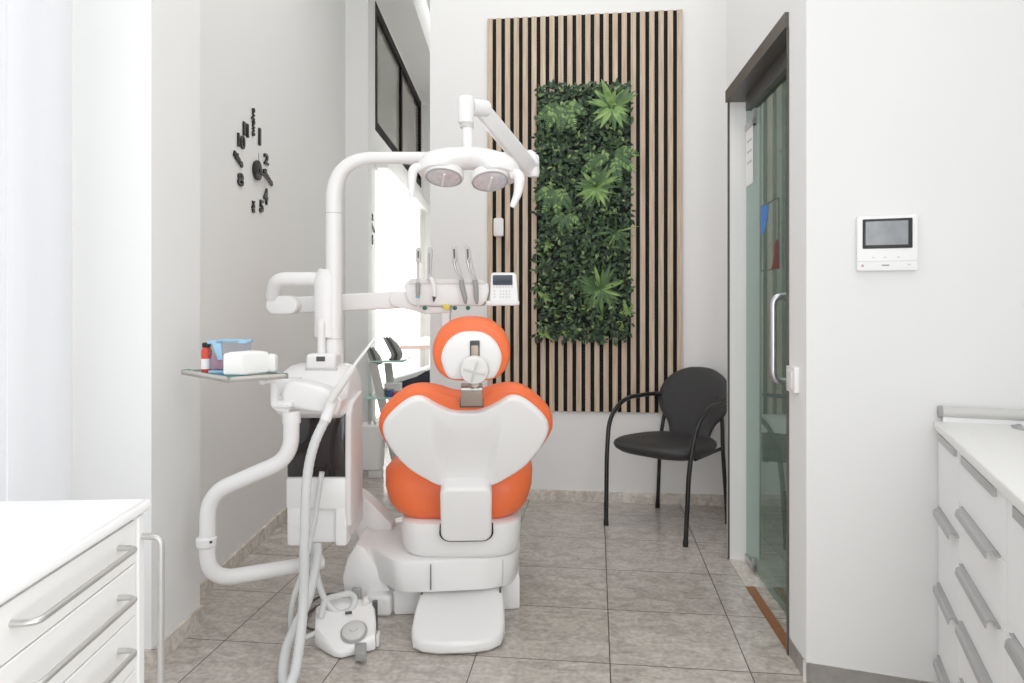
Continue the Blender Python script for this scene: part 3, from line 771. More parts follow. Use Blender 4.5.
# base
pb = [(-0.46, 2.76), (-0.2, 2.78), (0.03, 2.815), (0.03, 3.45), (-0.42, 3.5), (-0.48, 3.2)]
obj('base_pedestal', prism(new(), pb, XY, 0.0, 0.14, 0.012), M['white'], dc)
fin = [(345, 602), (342, 578), (347, 558), (356, 544), (364, 548), (376, 566), (390, 590), (412, 598), (412, 613), (364, 613)]
obj('base_fin', prism(new(), fin, lambda u, v, h: P(u, v, 2.79)+Vector((0, h, 0)), 0, 0.22, 0.012), M['white'], dc)
obj('base_step', B((-0.575, 2.745, 0.0), (-0.47, 2.85, 0.085), 0.016, 3), M['white'], dc)
mid = [(-0.52, 2.76), (-0.435, 2.655), (-0.31, 2.665), (-0.10, 2.69), (0.005, 2.73), (0.032, 2.82), (0.035, 3.35), (-0.40, 3.4), (-0.52, 3.2), (-0.655, 3.12), (-0.665, 3.0), (-0.645, 2.945), (-0.60, 2.87)]
mid = [(p.x, p.y) for p in fillet([Vector((a, b, 0)) for a, b in mid+mid[:1]], {1: 0.04, 4: 0.05, 5: 0.05, 11: 0.02}, 5)][:-1]
bm = new()
rings = []
for z, k in ((0.125, 0.955), (0.135, 0.97), (0.235, 1.0), (0.247, 0.992), (0.252, 0.97)):
    rings.append([Vector((-0.25+(x-(-0.25))*k, 3.05+(y-3.05)*k, z)) for x, y in mid])
loft(bm, rings)
obj('lower_body', bm, M['white'], dc)
for px in (430, 502):
    a = P(px, 558, 2.655 if px < 450 else 2.70); 
    x = -0.307 if px == 430 else -0.035; y = 2.672 if px == 430 else 2.722
    obj('panel_seam', B((x-0.0015, y-0.012, 0.14), (x+0.0015, y+0.01, 0.236)), M['lgrey' if px > 450 else 'dgrey'], dc, smooth=False)
# side wing rising to the unit
fin2 = [(352, 560), (352, 500), (356, 492), (364, 497), (376, 508), (392, 524), (392, 560)]
obj('side_wing', prism(new(), fin2, lambda u, v, h: P(u, v, 3.02)+Vector((0, h, 0)), 0, 0.10, 0.01), M['white'], dc)
# upper tray under the seat
def rr_ring(x0, x1, y0, y1, r, z, n=7): return [Vector((x, y, z)) for x, y in rrect(x0, y0, x1, y1, r, n)]
bm = new(); rings = []
for z, g in ((0.25, 0.03), (0.262, 0.014), (0.285, 0.006), (0.36, 0.0), (0.382, 0.003), (0.388, 0.012)):
    rings.append(rr_ring(-0.435+g, 0.035-g, 2.665+g, 3.45-g, 0.11, z))
loft(bm, rings); obj('upper_body', bm, M['white'], dc)
# seat upholstery
bm = new(); rings = []
for z, hw, y0, r in ((0.384, 0.185, 2.77, 0.08), (0.389, 0.215, 2.725, 0.09), (0.41, 0.245, 2.705, 0.10), (0.44, 0.272, 2.70, 0.11), (0.50, 0.291, 2.70, 0.12), (0.56, 0.295, 2.715, 0.13), (0.59, 0.27, 2.75, 0.12), (0.595, 0.2, 2.8, 0.1)):
    rings.append(rr_ring(-0.213-hw, -0.213+hw, y0, 3.45, r, z, 8))
loft(bm, rings); obj('seat_cushion', bm, M['orange'], dc, angle=60)
bm = new(); rings = []
for z, g in ((0.44, 0.03), (0.45, 0.01), (0.49, 0.0), (0.53, 0.01), (0.545, 0.04)):
    rings.append(rr_ring(-0.41+g, 0.0-g, 3.40+g, 4.02-g, 0.09, z, 8))
loft(bm, rings); obj('leg_rest', bm, M['orange'], dc, angle=60)
obj('leg_rest_shell', B((-0.39, 3.42, 0.40), (-0.02, 3.98, 0.442), 0.015, 3), M['white'], dc)
# backrest
cu_ = Vector((1, 0.05, 0)).normalized()
wv = Vector((0.0, -0.20, 0.40))
BO = Vector((-0.168, 2.615, 0.552))
BF = plane_fn(BO, cu_, wv)
half = [(0, 0.388), (0.05, 0.393), (0.10, 0.412), (0.155, 0.421), (0.205, 0.408), (0.258, 0.364), (0.298, 0.312), (0.310, 0.255), (0.292, 0.195), (0.245, 0.12), (0.18, 0.055), (0.11, 0.012), (0, 0.0)]
ol = mirror_outline(half, 7)
obj('backrest_cushion', pillow(new(), ol, (0, 0.22), [(0.0, -0.045), (0.6, -0.05), (0.85, -0.058), (0.95, -0.056), (0.99, -0.044), (1.0, -0.026), (0.995, -0.010), (0.975, 0.0), (0.94, 0.006), (0.5, 0.006), (0.0, 0.006)], BF), M['orange'], dc, angle=60)
half = [(0, 0.336), (0.05, 0.340), (0.10, 0.366), (0.15, 0.398), (0.195, 0.390), (0.25, 0.342), (0.286, 0.290), (0.290, 0.24), (0.262, 0.17), (0.21, 0.095), (0.15, 0.045), (0.095, 0.012), (0, 0.005)]
ol2 = mirror_outline(half, 7)
def rec(u, w):
    def ss(a, b, x): t = min(1, max(0, (x-a)/(b-a))); return t*t*(3-2*t)
    edge = 0.086+0.055*(w/0.4)
    return -0.022*(1-ss(edge-0.020, edge, u if u > 0 else -u*0.98))
pr = [(1.0, 0.0), (1.0, 0.012), (0.99, 0.022), (0.97, 0.027)]+[(s/40, 0.028+0.012*(1-(s/40)**2)) for s in range(38, 0, -1)]+[(0.0, 0.04)]
obj('backrest_shell', pillow(new(), ol2, (0, 0.2), pr, BF, lambda u, w: rec(u, w)*(lambda t: t*t*(3-2*t))(min(1, max(0, (0.36-w)/0.22)))), M['white'], dc, angle=50)
# neck panel joining back and base
NF = plane_fn(Vector((-0.172, 2.575, 0.565)), cu_, Vector((0, 0.10, 0.23)))
# recess behind it
NF = plane_fn(Vector((-0.172, 2.665, 0.335)), cu_, Vector((0, -0.095, 0.23)))
obj('hinge_recess', prism(new(), [(p if p[1] < 0.06 else (p[0], p[1])) for p in rrect(-0.101, 0.004, 0.101, 0.16, 0.042, 6) if p[1] < 0.06]+[], NF, -0.03, 0.024, 0.0), M['black'], dc)
pt = rrect(-0.094, 0.014, 0.094, 0.255, 0.035, 6)
obj('hinge_cover', prism(new(), pt, NF, -0.04, 0.04, 0.014, 4), M['white'], dc)
# headrest
hu = cu_; hw_ = Vector((0, -0.10, 0.40))
HO = P(471.5, 348, 2.33); HF = plane_fn(HO, hu, hw_)
half = [(0, 0.100), (0.06, 0.090), (0.106, 0.054), (0.129, -0.005), (0.120, -0.064), (0.088, -0.102), (0.045, -0.113), (0, -0.114)]
ol = mirror_outline(half, 7)
obj('headrest_cushion', pillow(new(), ol, (0, -0.005), [(0, -0.065), (0.6, -0.068), (0.88, -0.062), (0.97, -0.048), (1.0, -0.03), (0.99, 0.0), (0.95, 0.016), (0.88, 0.022), (0.5, 0.022), (0, 0.022)], HF), M['orange'], dc, angle=60)
half = [(0, 0.064), (0.045, 0.056), (0.08, 0.026), (0.098, -0.018), (0.094, -0.055), (0.080, -0.086), (0.06, -0.098), (0, -0.098)]
ol = mirror_outline(half, 7)
hs_ = obj('headrest_shell', pillow(new(), ol, (0, -0.02), [(1.02, 0.014), (1.0, 0.026), (0.96, 0.032), (0.85, 0.036), (0.6, 0.04), (0.3, 0.042), (0, 0.042)], HF), M['white'], dc, angle=60)
b = new(); prism(b, rrect(-0.005, -0.05, 0.027, 0.038, 0.003, 2), HF, 0.03, 0.045)
obj('slot', b, M['dgrey'], hs_)
b = new(); prism(b, rrect(-0.001, -0.06, 0.023, 0.024, 0.003, 2), HF, 0.04, 0.052, 0.002)
obj('adjusting_bar', b, M['taupe'], dc)
kn = HF(0.010, -0.054, 0.05); kax = (HF(0, 0, 1)-HF(0, 0, 0))
knob = obj('headrest_knob', LA([(0.036, 0), (0.046, 0.004), (0.047, 0.018), (0.043, 0.026), (0.030, 0.029), (0.0, 0.030)], kn, kax, 36), M['offw'], dc)
for a in (20, 110):
    c_, s__ = math.cos(math.radians(a+55)), math.sin(math.radians(a+55))
    KF = lambda u, v, h: HF(0.010+u*c_-v*s__, -0.054+u*s__+v*c_, 0.05+h)
    obj('grip_rib', prism(new(), rrect(-0.036, -0.004, 0.036, 0.004, 0.003, 3), KF, 0.024, 0.036, 0.003), M['lgrey'], knob)
# bracket
TF = plane_fn(BF(0.020, 0.394, 0.052), cu_, wv)
br = obj('neck_bracket', prism(new(), rrect(-0.037, -0.012, 0.037, 0.046, 0.004, 2), TF, -0.06, 0.0, 0.004), M['taupe'], dc)
obj('bracket_pin', TB([TF(-0.035, 0.052, -0.012), TF(0.035, 0.052, -0.012)], 0.011, 12), M['steel'], br)
obj('bracket_lip', prism(new(), rrect(-0.041, -0.015, 0.041, -0.010, 0.002, 2), TF, -0.05, 0.001), M['dgrey'], br)
obj('post', TB([TF(0.0, 0.06, -0.02), HF(0.012, -0.11, 0.04)], 0.013, 12), M['taupe'], dc)
# foot plate
fph = [(0, 2.452), (0.06, 2.455), (0.115, 2.47), (0.15, 2.50), (0.163, 2.55), (0.162, 2.62), (0.156, 2.70), (0.152, 2.76), (0.14, 2.775), (0, 2.775)]
fp = [(-0.194+a*1.03, b-0.012*(b < 2.6)) for a, b in fph]+[(-0.194-a*1.03, b-0.012*(b < 2.6)) for a, b in reversed(fph[1:-1])]
def fpf(u, v, h):
    vv = v+0.06*(u+0.19)
    return Vector((u, vv, h+0.075*max(0.0, min(1, (v-2.50)/0.24))))
obj('foot_plate', prism(new(), fp, fpf, 0.004, 0.048, 0.014, 4), M['white'], dc)

for x in (-0.345, -0.045):
    obj('hinge_slot', B((x-0.004, 2.70+0.06*(x+0.2), 0.095), (x+0.004, 2.72+0.06*(x+0.2), 0.126), 0.001), M['dgrey'], dc, smooth=False)

# ------------------------------------------------------------------ dental unit (water unit beside the chair)
du_ = thing('dental_unit', 'white floating water unit with a smoked window at the left of the dental chair', 'dental unit', (-0.73, 2.78, 0.3))
bm = new()
box(bm, (-0.83, 2.625, 0.33), (-0.612, 2.90, 0.578), 0.012)
box(bm, (-0.835, 2.598, 0.46), (-0.608, 2.68, 0.58), 0.012)
box(bm, (-0.832, 2.600, 0.325), (-0.775, 2.68, 0.52), 0.012); box(bm, (-0.655, 2.600, 0.325), (-0.609, 2.68, 0.52), 0.012)
obj('lower_housing', bm, M['white'], du_)
obj('smoked_window', B((-0.835, 2.608, 0.572), (-0.612, 2.88, 0.83), 0.014, 3), M['smoke'], du_)
b = new()
box(b, (-0.818, 2.612, 0.60), (-0.775, 2.617, 0.80)); box(b, (-0.69, 2.612, 0.61), (-0.67, 2.617, 0.79))
obj('bottle_inside', b, M['dgrey'], du_, smooth=False)
sd_ = [(2.595, 0.45), (2.60, 0.81), (2.64, 0.85), (2.80, 0.875), (2.81, 0.52), (2.78, 0.43), (2.70, 0.38), (2.61, 0.40)]
obj('side_panel', prism(new(), sd_, lambda y, z, h: Vector((h, y, z)), -0.616, -0.594, 0.008, 3), mat('veiled_side_panel', (226, 223, 221), 0.3, noise=0.06, nscale=9), du_)
bm = new(); rings = []
for z, x0, x1, y0, y1, r in ((0.80, -0.855, -0.618, 2.60, 2.92, 0.04), (0.82, -0.875, -0.612, 2.575, 2.93, 0.05), (0.87, -0.90, -0.615, 2.60, 2.94, 0.05), (0.92, -0.905, -0.622, 2.66, 2.94, 0.06), (0.955, -0.90, -0.632, 2.72, 2.935, 0.07), (0.972, -0.885, -0.645, 2.76, 2.92, 0.07), (0.98, -0.86, -0.67, 2.79, 2.90, 0.05)):
    rings.append(rr_ring(x0, x1, y0, y1, r, z))
loft(bm, rings); obj('top_cover', bm, M['white'], du_, angle=60)
b = new(); box(b, P(305.5, 370, 2.74)+Vector((0, 0, 0)), P(336, 354, 2.74)+Vector((0, 0.12, 0.0)), 0.014, 4)
cf = obj('cup_filler', b, M['white'], du_)
obj('filler_slot', B(P(316, 361.5, 2.737), P(325, 356.5, 2.737)+Vector((0, 0.01, 0)), 0.002), M['dgrey'], cf)
obj('filler_base', B(P(304.5, 371, 2.735), P(336.5, 368.5, 2.735)+Vector((0, 0.125, 0)), 0.003), M['lgrey'], cf)
obj('filler_spout', TB(fillet([P(321.5, 356, 2.80), P(321.5, 323, 2.80), P(324, 320, 2.83)], 0.01), 0.016, 14), M['white'], du_)
# front holder for the suction tubes
hold = [(280, 394), (284, 385), (291, 381), (305, 383), (322, 388), (336, 394), (341, 401), (339, 410), (335, 416), (322, 414), (305, 411), (290, 408), (282, 403)]
obj('suction_holder', prism(new(), hold, lambda u, v, h: P(u, v, 2.46)+Vector((0, h, 0)), 0.0, 0.11, 0.016, 4), M['white'], du_)
obj('holder_arm', prism(new(), [(276, 379), (296, 379), (292, 394), (278, 396)], lambda u, v, h: P(u, v, 2.52)+Vector((0, h, 0)), 0, 0.08, 0.01), M['white'], du_)
# curved tube arm going out to the left and back under the unit
ap = fillet([P(291.5, 414, 2.47), P(291, 458, 2.47), P(208, 494, 2.46), P(207, 581, 2.46), P(322, 562, 2.72)], {1: 0.11, 2: 0.08, 3: 0.10}, 10)
arm = obj('tube_arm', TB(ap, 0.0275, 20), M['white'], du_)
obj('collar', TB([P(206.5, 536, 2.46), P(206.5, 538, 2.46), P(206.5, 545, 2.46), P(206.5, 547, 2.46)], [0.030, 0.035, 0.035, 0.030], 20), M['white'], arm)
obj('collar_screw', LA([(0.005, 0), (0.005, 0.003)], P(211, 542, 2.43), (0.2, -1, 0), 10), M['dgrey'], arm)
obj('arm_socket', TB([P(291.5, 411, 2.47), P(291.5, 423, 2.47)], 0.0315, 20), M['white'], arm)

# ------------------------------------------------------------------ side tray (on the tube arm)
tz = 0.99
tl = Vector((-1.135, 2.42, tz)); tf = Vector((-0.871, 2.165, tz)); tr_ = Vector((-0.726, 2.29, tz)); tb = tl+tr_-tf
tt = thing('side_tray', 'small silver tray on a white bracket at the left of the dental unit', 'tray', (tl+tr_)/2)
tu = (tf-tl); tv = (tr_-tf)
def TR(u, v, h): return tl+tu*u+tv*v+Vector((0, 0, h))
def strap(u0, v0, u1, v1, h0, h1, bm): prism(bm, [(u0, v0), (u1, v0), (u1, v1), (u0, v1)], TR, h0, h1)
bm = new(); strap(0, 0, 1, 1, -0.012, -0.004, bm)
strap(0, 0, 0.03, 1, -0.012, 0.004, bm); strap(0.97, 0, 1, 1, -0.012, 0.004, bm); strap(0, 0, 1, 0.05, -0.012, 0.004, bm); strap(0, 0.95, 1, 1, -0.012, 0.004, bm)
obj('tray_plate', bm, M['trayplate'], tt, smooth=False)
bm = new(); strap(0.04, 0.07, 0.96, 0.93, -0.004, 0.0, bm); obj('glass_liner', bm, M['shelfglass'], tt, smooth=False)
for u, v in ((0.01, 0.02), (0.95, 0.02), (0.95, 0.88), (0.01, 0.88)):
    bm = new(); strap(u, v, u+0.04, v+0.1, -0.004, 0.0052, bm); obj('corner_pad', bm, M['tealplastic'], tt, smooth=False)
bp_ = fillet([P(262, 381, 2.36), P(274, 379, 2.42), P(274, 407, 2.44), P(289, 410, 2.46)], {1: 0.02, 2: 0.02})
bm = new(); tube(bm, bp_, 0.012, 10); box(bm, P(271, 408, 2.42)-Vector((0, 0, 0)), P(291, 402, 2.42)+Vector((0, 0.05, 0)), 0.006)
obj('bracket', bm, M['white'], tt)

# things on the tray
bx = TR(0.28, 0.22, 0.0); bx.z = tz
bo = thing('medicine_bottle', 'small red bottle with a black cap on the side tray', 'bottle', bx)
obj('bottle_body', LA([(0.0, 0), (0.0155, 0.0), (0.017, 0.003), (0.017, 0.072), (0.014, 0.080), (0.012, 0.084)], bx, (0, 0, 1), 24), M['red'], bo)
obj('label', LA([(0.0174, 0.012), (0.0174, 0.046)], bx, (0, 0, 1), 24), M['paper'], bo)
obj('cap', LA([(0.014, 0.084), (0.0145, 0.086), (0.0145, 0.098), (0.012, 0.100), (0, 0.1)], bx, (0, 0, 1), 24), M['black'], bo)
# clear container with pale blue lid and handle
cxv = TR(0.47, 0.62, 0.0); cxv.z = tz
cb_ = thing('clear_container', 'clear plastic container with pale blue lid frame on the side tray', 'container', cxv)
ux = tu.normalized(); vx = tv.normalized()
ex = Vector((1, 0.1, 0)).normalized(); ey = Vector((-0.1, 1, 0)).normalized()
c0 = P(230.5, 372, 2.375); c0.z = tz
def CB(u, v, h): return c0+ex*u+ey*v+Vector((0, 0, h))
def cbox(bm, u0, u1, v0, v1, h0, h1, bev=0.0): prism(bm, [(u0, v0), (u1, v0), (u1, v1), (u0, v1)], CB, h0, h1, bev)
bm = new()
cbox(bm, -0.058, 0.058, -0.04, -0.0375, 0.004, 0.10); cbox(bm, -0.058, 0.058, 0.0375, 0.04, 0.004, 0.10)
cbox(bm, -0.058, -0.0555, -0.0375, 0.0375, 0.004, 0.10); cbox(bm, 0.0555, 0.058, -0.0375, 0.0375, 0.004, 0.10)
obj('walls', bm, M['clear'], cb_, smooth=False)
bm = new(); cbox(bm, -0.052, 0.004, -0.033, 0.033, 0.012, 0.062, 0.004); obj('contents', bm, M['pink'], cb_)
bm = new()
cbox(bm, -0.062, -0.034, -0.043, 0.043, 0.098, 0.108, 0.002); cbox(bm, -0.045, 0.062, 0.02, 0.043, 0.10, 0.110, 0.002); cbox(bm, 0.038, 0.062, -0.043, 0.043, 0.098, 0.108, 0.002)
obj('lid', bm, M['blue'], cb_)
bm = new(); cbox(bm, -0.059, 0.059, -0.041, 0.041, 0.0, 0.010, 0.002); obj('base', bm, M['blue'], cb_)
bm = new(); prism(bm, [(-0.045, 0.10), (-0.018, 0.10), (-0.010, 0.045), (-0.026, 0.045)], lambda u, h, v: CB(u, -0.043-v, h), 0.0, 0.006, 0.001)
obj('clasp', bm, M['blue'], cb_)
# napkin pack
nv = thing('napkin_pack', 'white pack of paper napkins on the right half of the side tray', 'napkins', TR(0.86, 0.5, 0.0))
nq = [(P(223.5, 0, 2.225).x, 2.225), (P(243, 0, 2.215).x, 2.215), (P(268.5, 0, 2.30).x, 2.30), (P(251, 0, 2.325).x, 2.325)]
obj('pack', prism(new(), nq, XY, tz+0.0055, tz+0.075, 0.007, 3), M['paper'], nv)
nc = (sum(a for a, b in nq)/4, sum(b for a, b in nq)/4)
obj('top_sheet', prism(new(), [(nc[0]+(a-nc[0])*0.8, nc[1]+(b-nc[1])*0.8) for a, b in nq], XY, tz+0.075, tz+0.0775, 0.001, 1), M['paper'], nv)
nr = [(P(267, 0, 2.305).x, 2.305), (P(275, 0, 2.30).x, 2.30), (P(277.5, 0, 2.33).x, 2.33), (P(268, 0, 2.345).x, 2.345)]
obj('side_roll', prism(new(), nr, XY, tz+0.0055, tz+0.066, 0.010, 4), M['paper'], nv)

# ------------------------------------------------------------------ operating lamp with its pole
ol_ = thing('operating_lamp', 'white dental operating lamp with two round reflectors on a bent white pole', 'lamp', (-0.71, 2.83, 0.95))
LDp = 2.84
pp = fillet([P(334, 366, LDp), P(334, 158, LDp), P(531, 158, LDp)], 0.17, 16)
obj('pole', TB(pp, [0.0325]*3+[0.0325-0.0085*i/(len(pp)-4) for i in range(len(pp)-4)]+[0.0235], 20), M['white'], ol_)
obj('pole_seam', TB([P(334, 213.0, LDp), P(334, 213.8, LDp)], 0.0330, 20), M['lgrey'], ol_)
sl = obj('pole_sleeve', TB([P(334, 366, LDp), P(334, 338.6, LDp)], 0.0375, 22), M['white'], ol_)
obj('sleeve_seam', TB([P(334, 338.9, LDp), P(334, 338.2, LDp)], 0.0385, 22), M['lgrey'], ol_)
obj('end_joint', TB([P(520, 157.5, LDp-0.01), P(523, 157.5, LDp-0.01), P(531, 157.5, LDp-0.01), P(534, 158.5, LDp-0.01)], [0.024, 0.029, 0.030, 0.024], 18), M['white'], ol_)
LH = 2.45
# arm
a0v = P(530.5, 169, 2.80); a1v = P(480, 108, 2.52)
dirv = (a1v-a0v).normalized(); sidev = dirv.cross(Vector((0, 1, 0))).normalized(); upv = sidev.cross(dirv)
bm = new(); rings = []
for t, k in ((-0.03, 0.75), (0.0, 1.0), (0.25, 1.0), (0.75, 0.95), (1.0, 0.92)):
    c = a0v.lerp(a1v, t)
    rings.append([c+sidev*(x*k)+upv*(y*k) for x, y in rrect(-0.032, -0.028, 0.032, 0.028, 0.012, 4)])
loft(bm, rings); obj('swing_arm', bm, M['white'], ol_)
obj('arm_end_knuckle', TB([P(533.5, 155, 2.80), P(533.5, 157, 2.80), P(534, 174, 2.79), P(534, 177, 2.79)], [0.018, 0.022, 0.022, 0.018], 16), M['white'], ol_)
obj('arm_hinge', TB([P(470, 107, 2.48), P(486, 109, 2.53)], 0.030, 18), M['white'], ol_)
obj('knuckle', TB([P(466, 96.0, LH), P(466, 97, LH), P(466, 99, LH), P(466, 112, LH), P(466, 123, LH)], [0.016, 0.024, 0.0285, 0.029, 0.027], 20), M['white'], ol_)
obj('knuckle_ring', TB([P(467, 122, LH), P(467, 128, LH)], 0.0235, 20), M['lgrey'], ol_)
obj('drop_post', TB([P(467.5, 126, LH), P(468, 156, LH)], 0.0185, 18), M['white'], ol_)
# head
secs = [(417, 168, 2, 0.01), (419, 168, 6, 0.03), (424, 168, 12, 0.055), (432, 167, 16, 0.075), (443, 165.5, 17, 0.085), (454, 160.5, 12.5, 0.078), (467, 158.5, 11, 0.07), (480, 160, 12, 0.078),
        (491, 168, 18, 0.085), (503, 170.5, 17, 0.075), (512, 171, 13, 0.055), (517, 171, 8, 0.03), (520, 171, 2, 0.01)]
sec2 = catmull([Vector((a, b, c)) for a, b, c, d in secs], 4); dd = catmull([Vector((d, 0, 0)) for a, b, c, d in secs], 4)
lens = [(444, 176.2, Vector((-0.06, -0.34, -0.94))), (490, 180, Vector((0.10, -0.38, -0.92)))]
bm = new(); rings = []
for s, d_ in zip(sec2, dd):
    c = P(s.x, s.y, LH); hh = s.z/F*LH; ring = []
    ln_ = lens[0] if s.x < 467 else lens[1]; lc_ = P(ln_[0], ln_[1], LH-0.012); nn_ = ln_[2].normalized()
    for k in range(28):
        a = 2*PI*k/28
        p = c+Vector((0, math.cos(a)*d_.x, math.sin(a)*hh))
        t_ = (p-lc_).dot(nn_)
        if t_ > 0 and abs(s.x-ln_[0]) < 27: p = Vector((p.x, p.y, p.z+t_/abs(nn_.z)))
        ring.append(p)
    rings.append(ring)
loft(bm, rings); head = obj('lamp_head', bm, M['white'], ol_, angle=50)
refl = mat('faceted_reflector', (216, 216, 220), 0.22, metal=0.1, noise=0.35, nscale=60)
for px, py, ax in lens:
    c = P(px, py, LH-0.012)
    h_ = obj('reflector_pod', LA([(0.052, -0.03), (0.066, -0.02), (0.068, 0.0), (0.066, 0.006), (0.061, 0.006)], c, ax, 40), M['white'], head)
    obj('reflector', LA([(0.061, 0.0045), (0.058, 0.007), (0.042, 0.010), (0.02, 0.011), (0.0, 0.011)], c, ax, 20), refl, head, angle=6)
    obj('reflector_ring', LA([(0.061, 0.006), (0.0625, 0.0085), (0.0605, 0.0095), (0.0585, 0.0065)], c, ax, 40), M['grey'], head)
    b = new(); axn = ax.normalized(); uu = axn.cross(Vector((1, 0, 0))).normalized()
    tube(b, [c+axn*0.013+uu*0.035+Vector((0.006, 0, 0)), c+axn*0.013-uu*0.04-Vector((0.008, 0, 0))], 0.004, 8)
    obj('bulb_shield', b, M['white2'], head)
hl = obj('grip_handle', TB(catmull([P(421, 168, LH-0.03), P(416, 168, LH-0.04), P(412.8, 172, LH-0.05), P(411.8, 184, LH-0.05), P(411.8, 198, LH-0.05)], 6), [0.014, 0.016, 0.016, 0.014, 0.009], 14), M['white'], head)
obj('grip_handle', TB(catmull([P(512, 175, LH-0.03), P(517, 174.5, LH-0.04), P(519.5, 180, LH-0.05), P(517.5, 194, LH-0.05), P(512, 207, LH-0.05)], 6), [0.017, 0.019, 0.019, 0.014, 0.009], 14), M['white'], head)

# ------------------------------------------------------------------ instrument delivery unit (arms, tray, panel)
it = thing('instrument_delivery_arm', 'white instrument table on a jointed arm behind the orange headrest', 'instrument table', P(446, 306, 3.0))
# post round the pole and looped upper arm
obj('arm_post', TB([P(327.5, 337, LDp+0.01), P(327.5, 279, LDp+0.01), P(329, 270, LDp+0.01)], [0.052, 0.052, 0.040], 22), M['white'], it)
bm = new(); box(bm, (0,0,0), (0,0,0)) if False else None
up_ = fillet([P(321, 300, 2.86), P(321, 279, 2.86), P(275, 279, 2.90), P(271.5, 298, 2.95)], {1: 0.07, 2: 0.05}, 9)
obj('upper_arm', TB(up_, 0.029, 16, sx=0.85), M['white'], it)
# elbow joint: rounded capsule facing the viewer
def capsule(x0, x1, y, r, d, dep, m, name, yd=0.0):
    n = 10; o = []
    for k in range(n+1):
        a = PI/2+PI*k/n; o.append((x0+r*math.cos(a), y+r*math.sin(a)))
    for k in range(n+1):
        a = -PI/2+PI*k/n; o.append((x1+r*math.cos(a), y+yd+r*math.sin(a)))
    return obj(name, prism(new(), o, lambda u, v, h: P(u, v, d)+Vector((0, h, 0)), 0, dep, 0.01, 3), m, it)
capsule(274.5, 288, 305.2, 9.5, 2.93, 0.07, M['white'], 'elbow_cover')
fa = [(292, 297), (392, 291.2), (404, 291.5), (404, 307.5), (392, 309), (292, 313.5)]
obj('forearm', prism(new(), fa, lambda u, v, h: P(u, v, 2.99)+Vector((0, h, 0)), 0, 0.06, 0.008, 3), M['white'], it)
wr = [(388.5, 299), (391, 293), (397, 290.5), (404, 292), (409, 298), (416, 303), (428, 306), (450, 307), (450, 313), (426, 314), (410, 310), (398, 307.5), (391, 305.5)]
obj('wrist_link', prism(new(), wr, lambda u, v, h: P(u, v, 2.975)+Vector((0, h, 0)), 0, 0.07, 0.006, 3), M['white'], it)
obj('table_stem', prism(new(), [(438, 306), (452, 306), (450, 314), (449, 345), (442, 345), (441, 316)], lambda u, v, h: P(u, v, 2.98)+Vector((0, h, 0)), 0, 0.06, 0.006, 3), M['white'], it)
tbl = [(404.2, 285), (407, 280.5), (412, 279), (482, 281), (488, 284), (489, 290), (486.5, 301), (482, 306), (414, 306.3), (408, 302), (405, 294)]
tb_ = obj('instrument_holder', prism(new(), tbl, lambda u, v, h: P(u, v, 2.95)+Vector((0, h, 0)), 0, 0.22, 0.010, 3), M['white'], it)
obj('top_lip', prism(new(), [(410, 278.2), (483, 279.8), (485, 284), (408, 284)], lambda u, v, h: P(u, v, 2.944)+Vector((0, h, 0)), 0, 0.02, 0.004), M['offw'], tb_)
for px, mm in ((425, 'green'), (455, 'green'), (468, 'green'), (446.5, 'yellow')):
    k = 1 if mm == 'green' else 1.6
    obj('hose_outlet', LA([(0.009*k, 0), (0.009*k, 0.012), (0.006, 0.014)], P(px, 308 if mm == 'green' else 307, 2.955), (0, -1, 0), 14), M[mm], tb_)
# control panel
cp = [(489.5, 305), (491, 274.5), (493, 272.5), (514, 272.5), (516.5, 274.5), (518.5, 304.5)]
cpo = obj('control_panel', prism(new(), cp, lambda u, v, h: P(u, v, 2.93+0.10*(304-v)/32)+Vector((0, h, 0)), 0, 0.035, 0.006, 3), M['white'], it)
CPF = lambda u, v, h: P(u, v, 2.928+0.10*(304-v)/32)-Vector((0, h, 0))
obj('display', prism(new(), rrect(492.8, 275, 512.6, 285, 0.8, 2), CPF, 0.0, 0.002), M['screen'], cpo, smooth=False)
b = new()
for r_, yy in enumerate((287, 291, 294, 297)):
    for c_ in range(7 if r_ == 0 else 6):
        xx = 494+c_*3.0+(0.4 if r_ else 0)
        if r_ and c_ in (1,): continue
        prism(b, rrect(xx-0.8, yy-0.6, xx+0.8, yy+0.6, 0.4, 2), CPF, 0.0, 0.0015)
obj('keys', b, M['lgrey'], cpo, smooth=False)
obj('panel_shelf', prism(new(), [(486, 301), (518, 300.5), (519.5, 302), (519, 305.5), (486, 306)], lambda u, v, h: P(u, v, 2.90)+Vector((0, h, 0)), 0, 0.10, 0.006, 3), M['white'], it)

# instruments standing in the holder
IG = 'instruments in the holder'
def inst(name, label, base): return thing(name, label, 'instrument', base, IG)
dI = 2.925
i1 = inst('air_water_syringe', 'syringe with a blue ring, first instrument from the left in the holder', P(418, 304, dI))
obj('whip_arm', TB([P(418, 284, dI+0.02), P(418, 262, dI+0.02)], 0.006, 10), M['lgrey'], i1)
obj('cradle', prism(new(), [(416, 247.5), (419.5, 247.5), (420.5, 252), (420.5, 262), (415.5, 262), (415.5, 250)], lambda u, v, h: P(u, v, dI)+Vector((0, h, 0)), 0, 0.022, 0.003), M['lgrey'], i1)
obj('cradle_slot', prism(new(), [(417.5, 251), (419, 251), (419, 258), (417.5, 258)], lambda u, v, h: P(u, v, dI-0.002)+Vector((0, h, 0)), 0, 0.006), M['dgrey'], i1, smooth=False)
obj('grip', TB([P(418, 282.5, dI-0.01), P(418, 284, dI-0.01), P(418, 294, dI-0.01), P(417.7, 297, dI-0.01)], [0.008, 0.0105, 0.0095, 0.007], 14), M['grey'], i1)
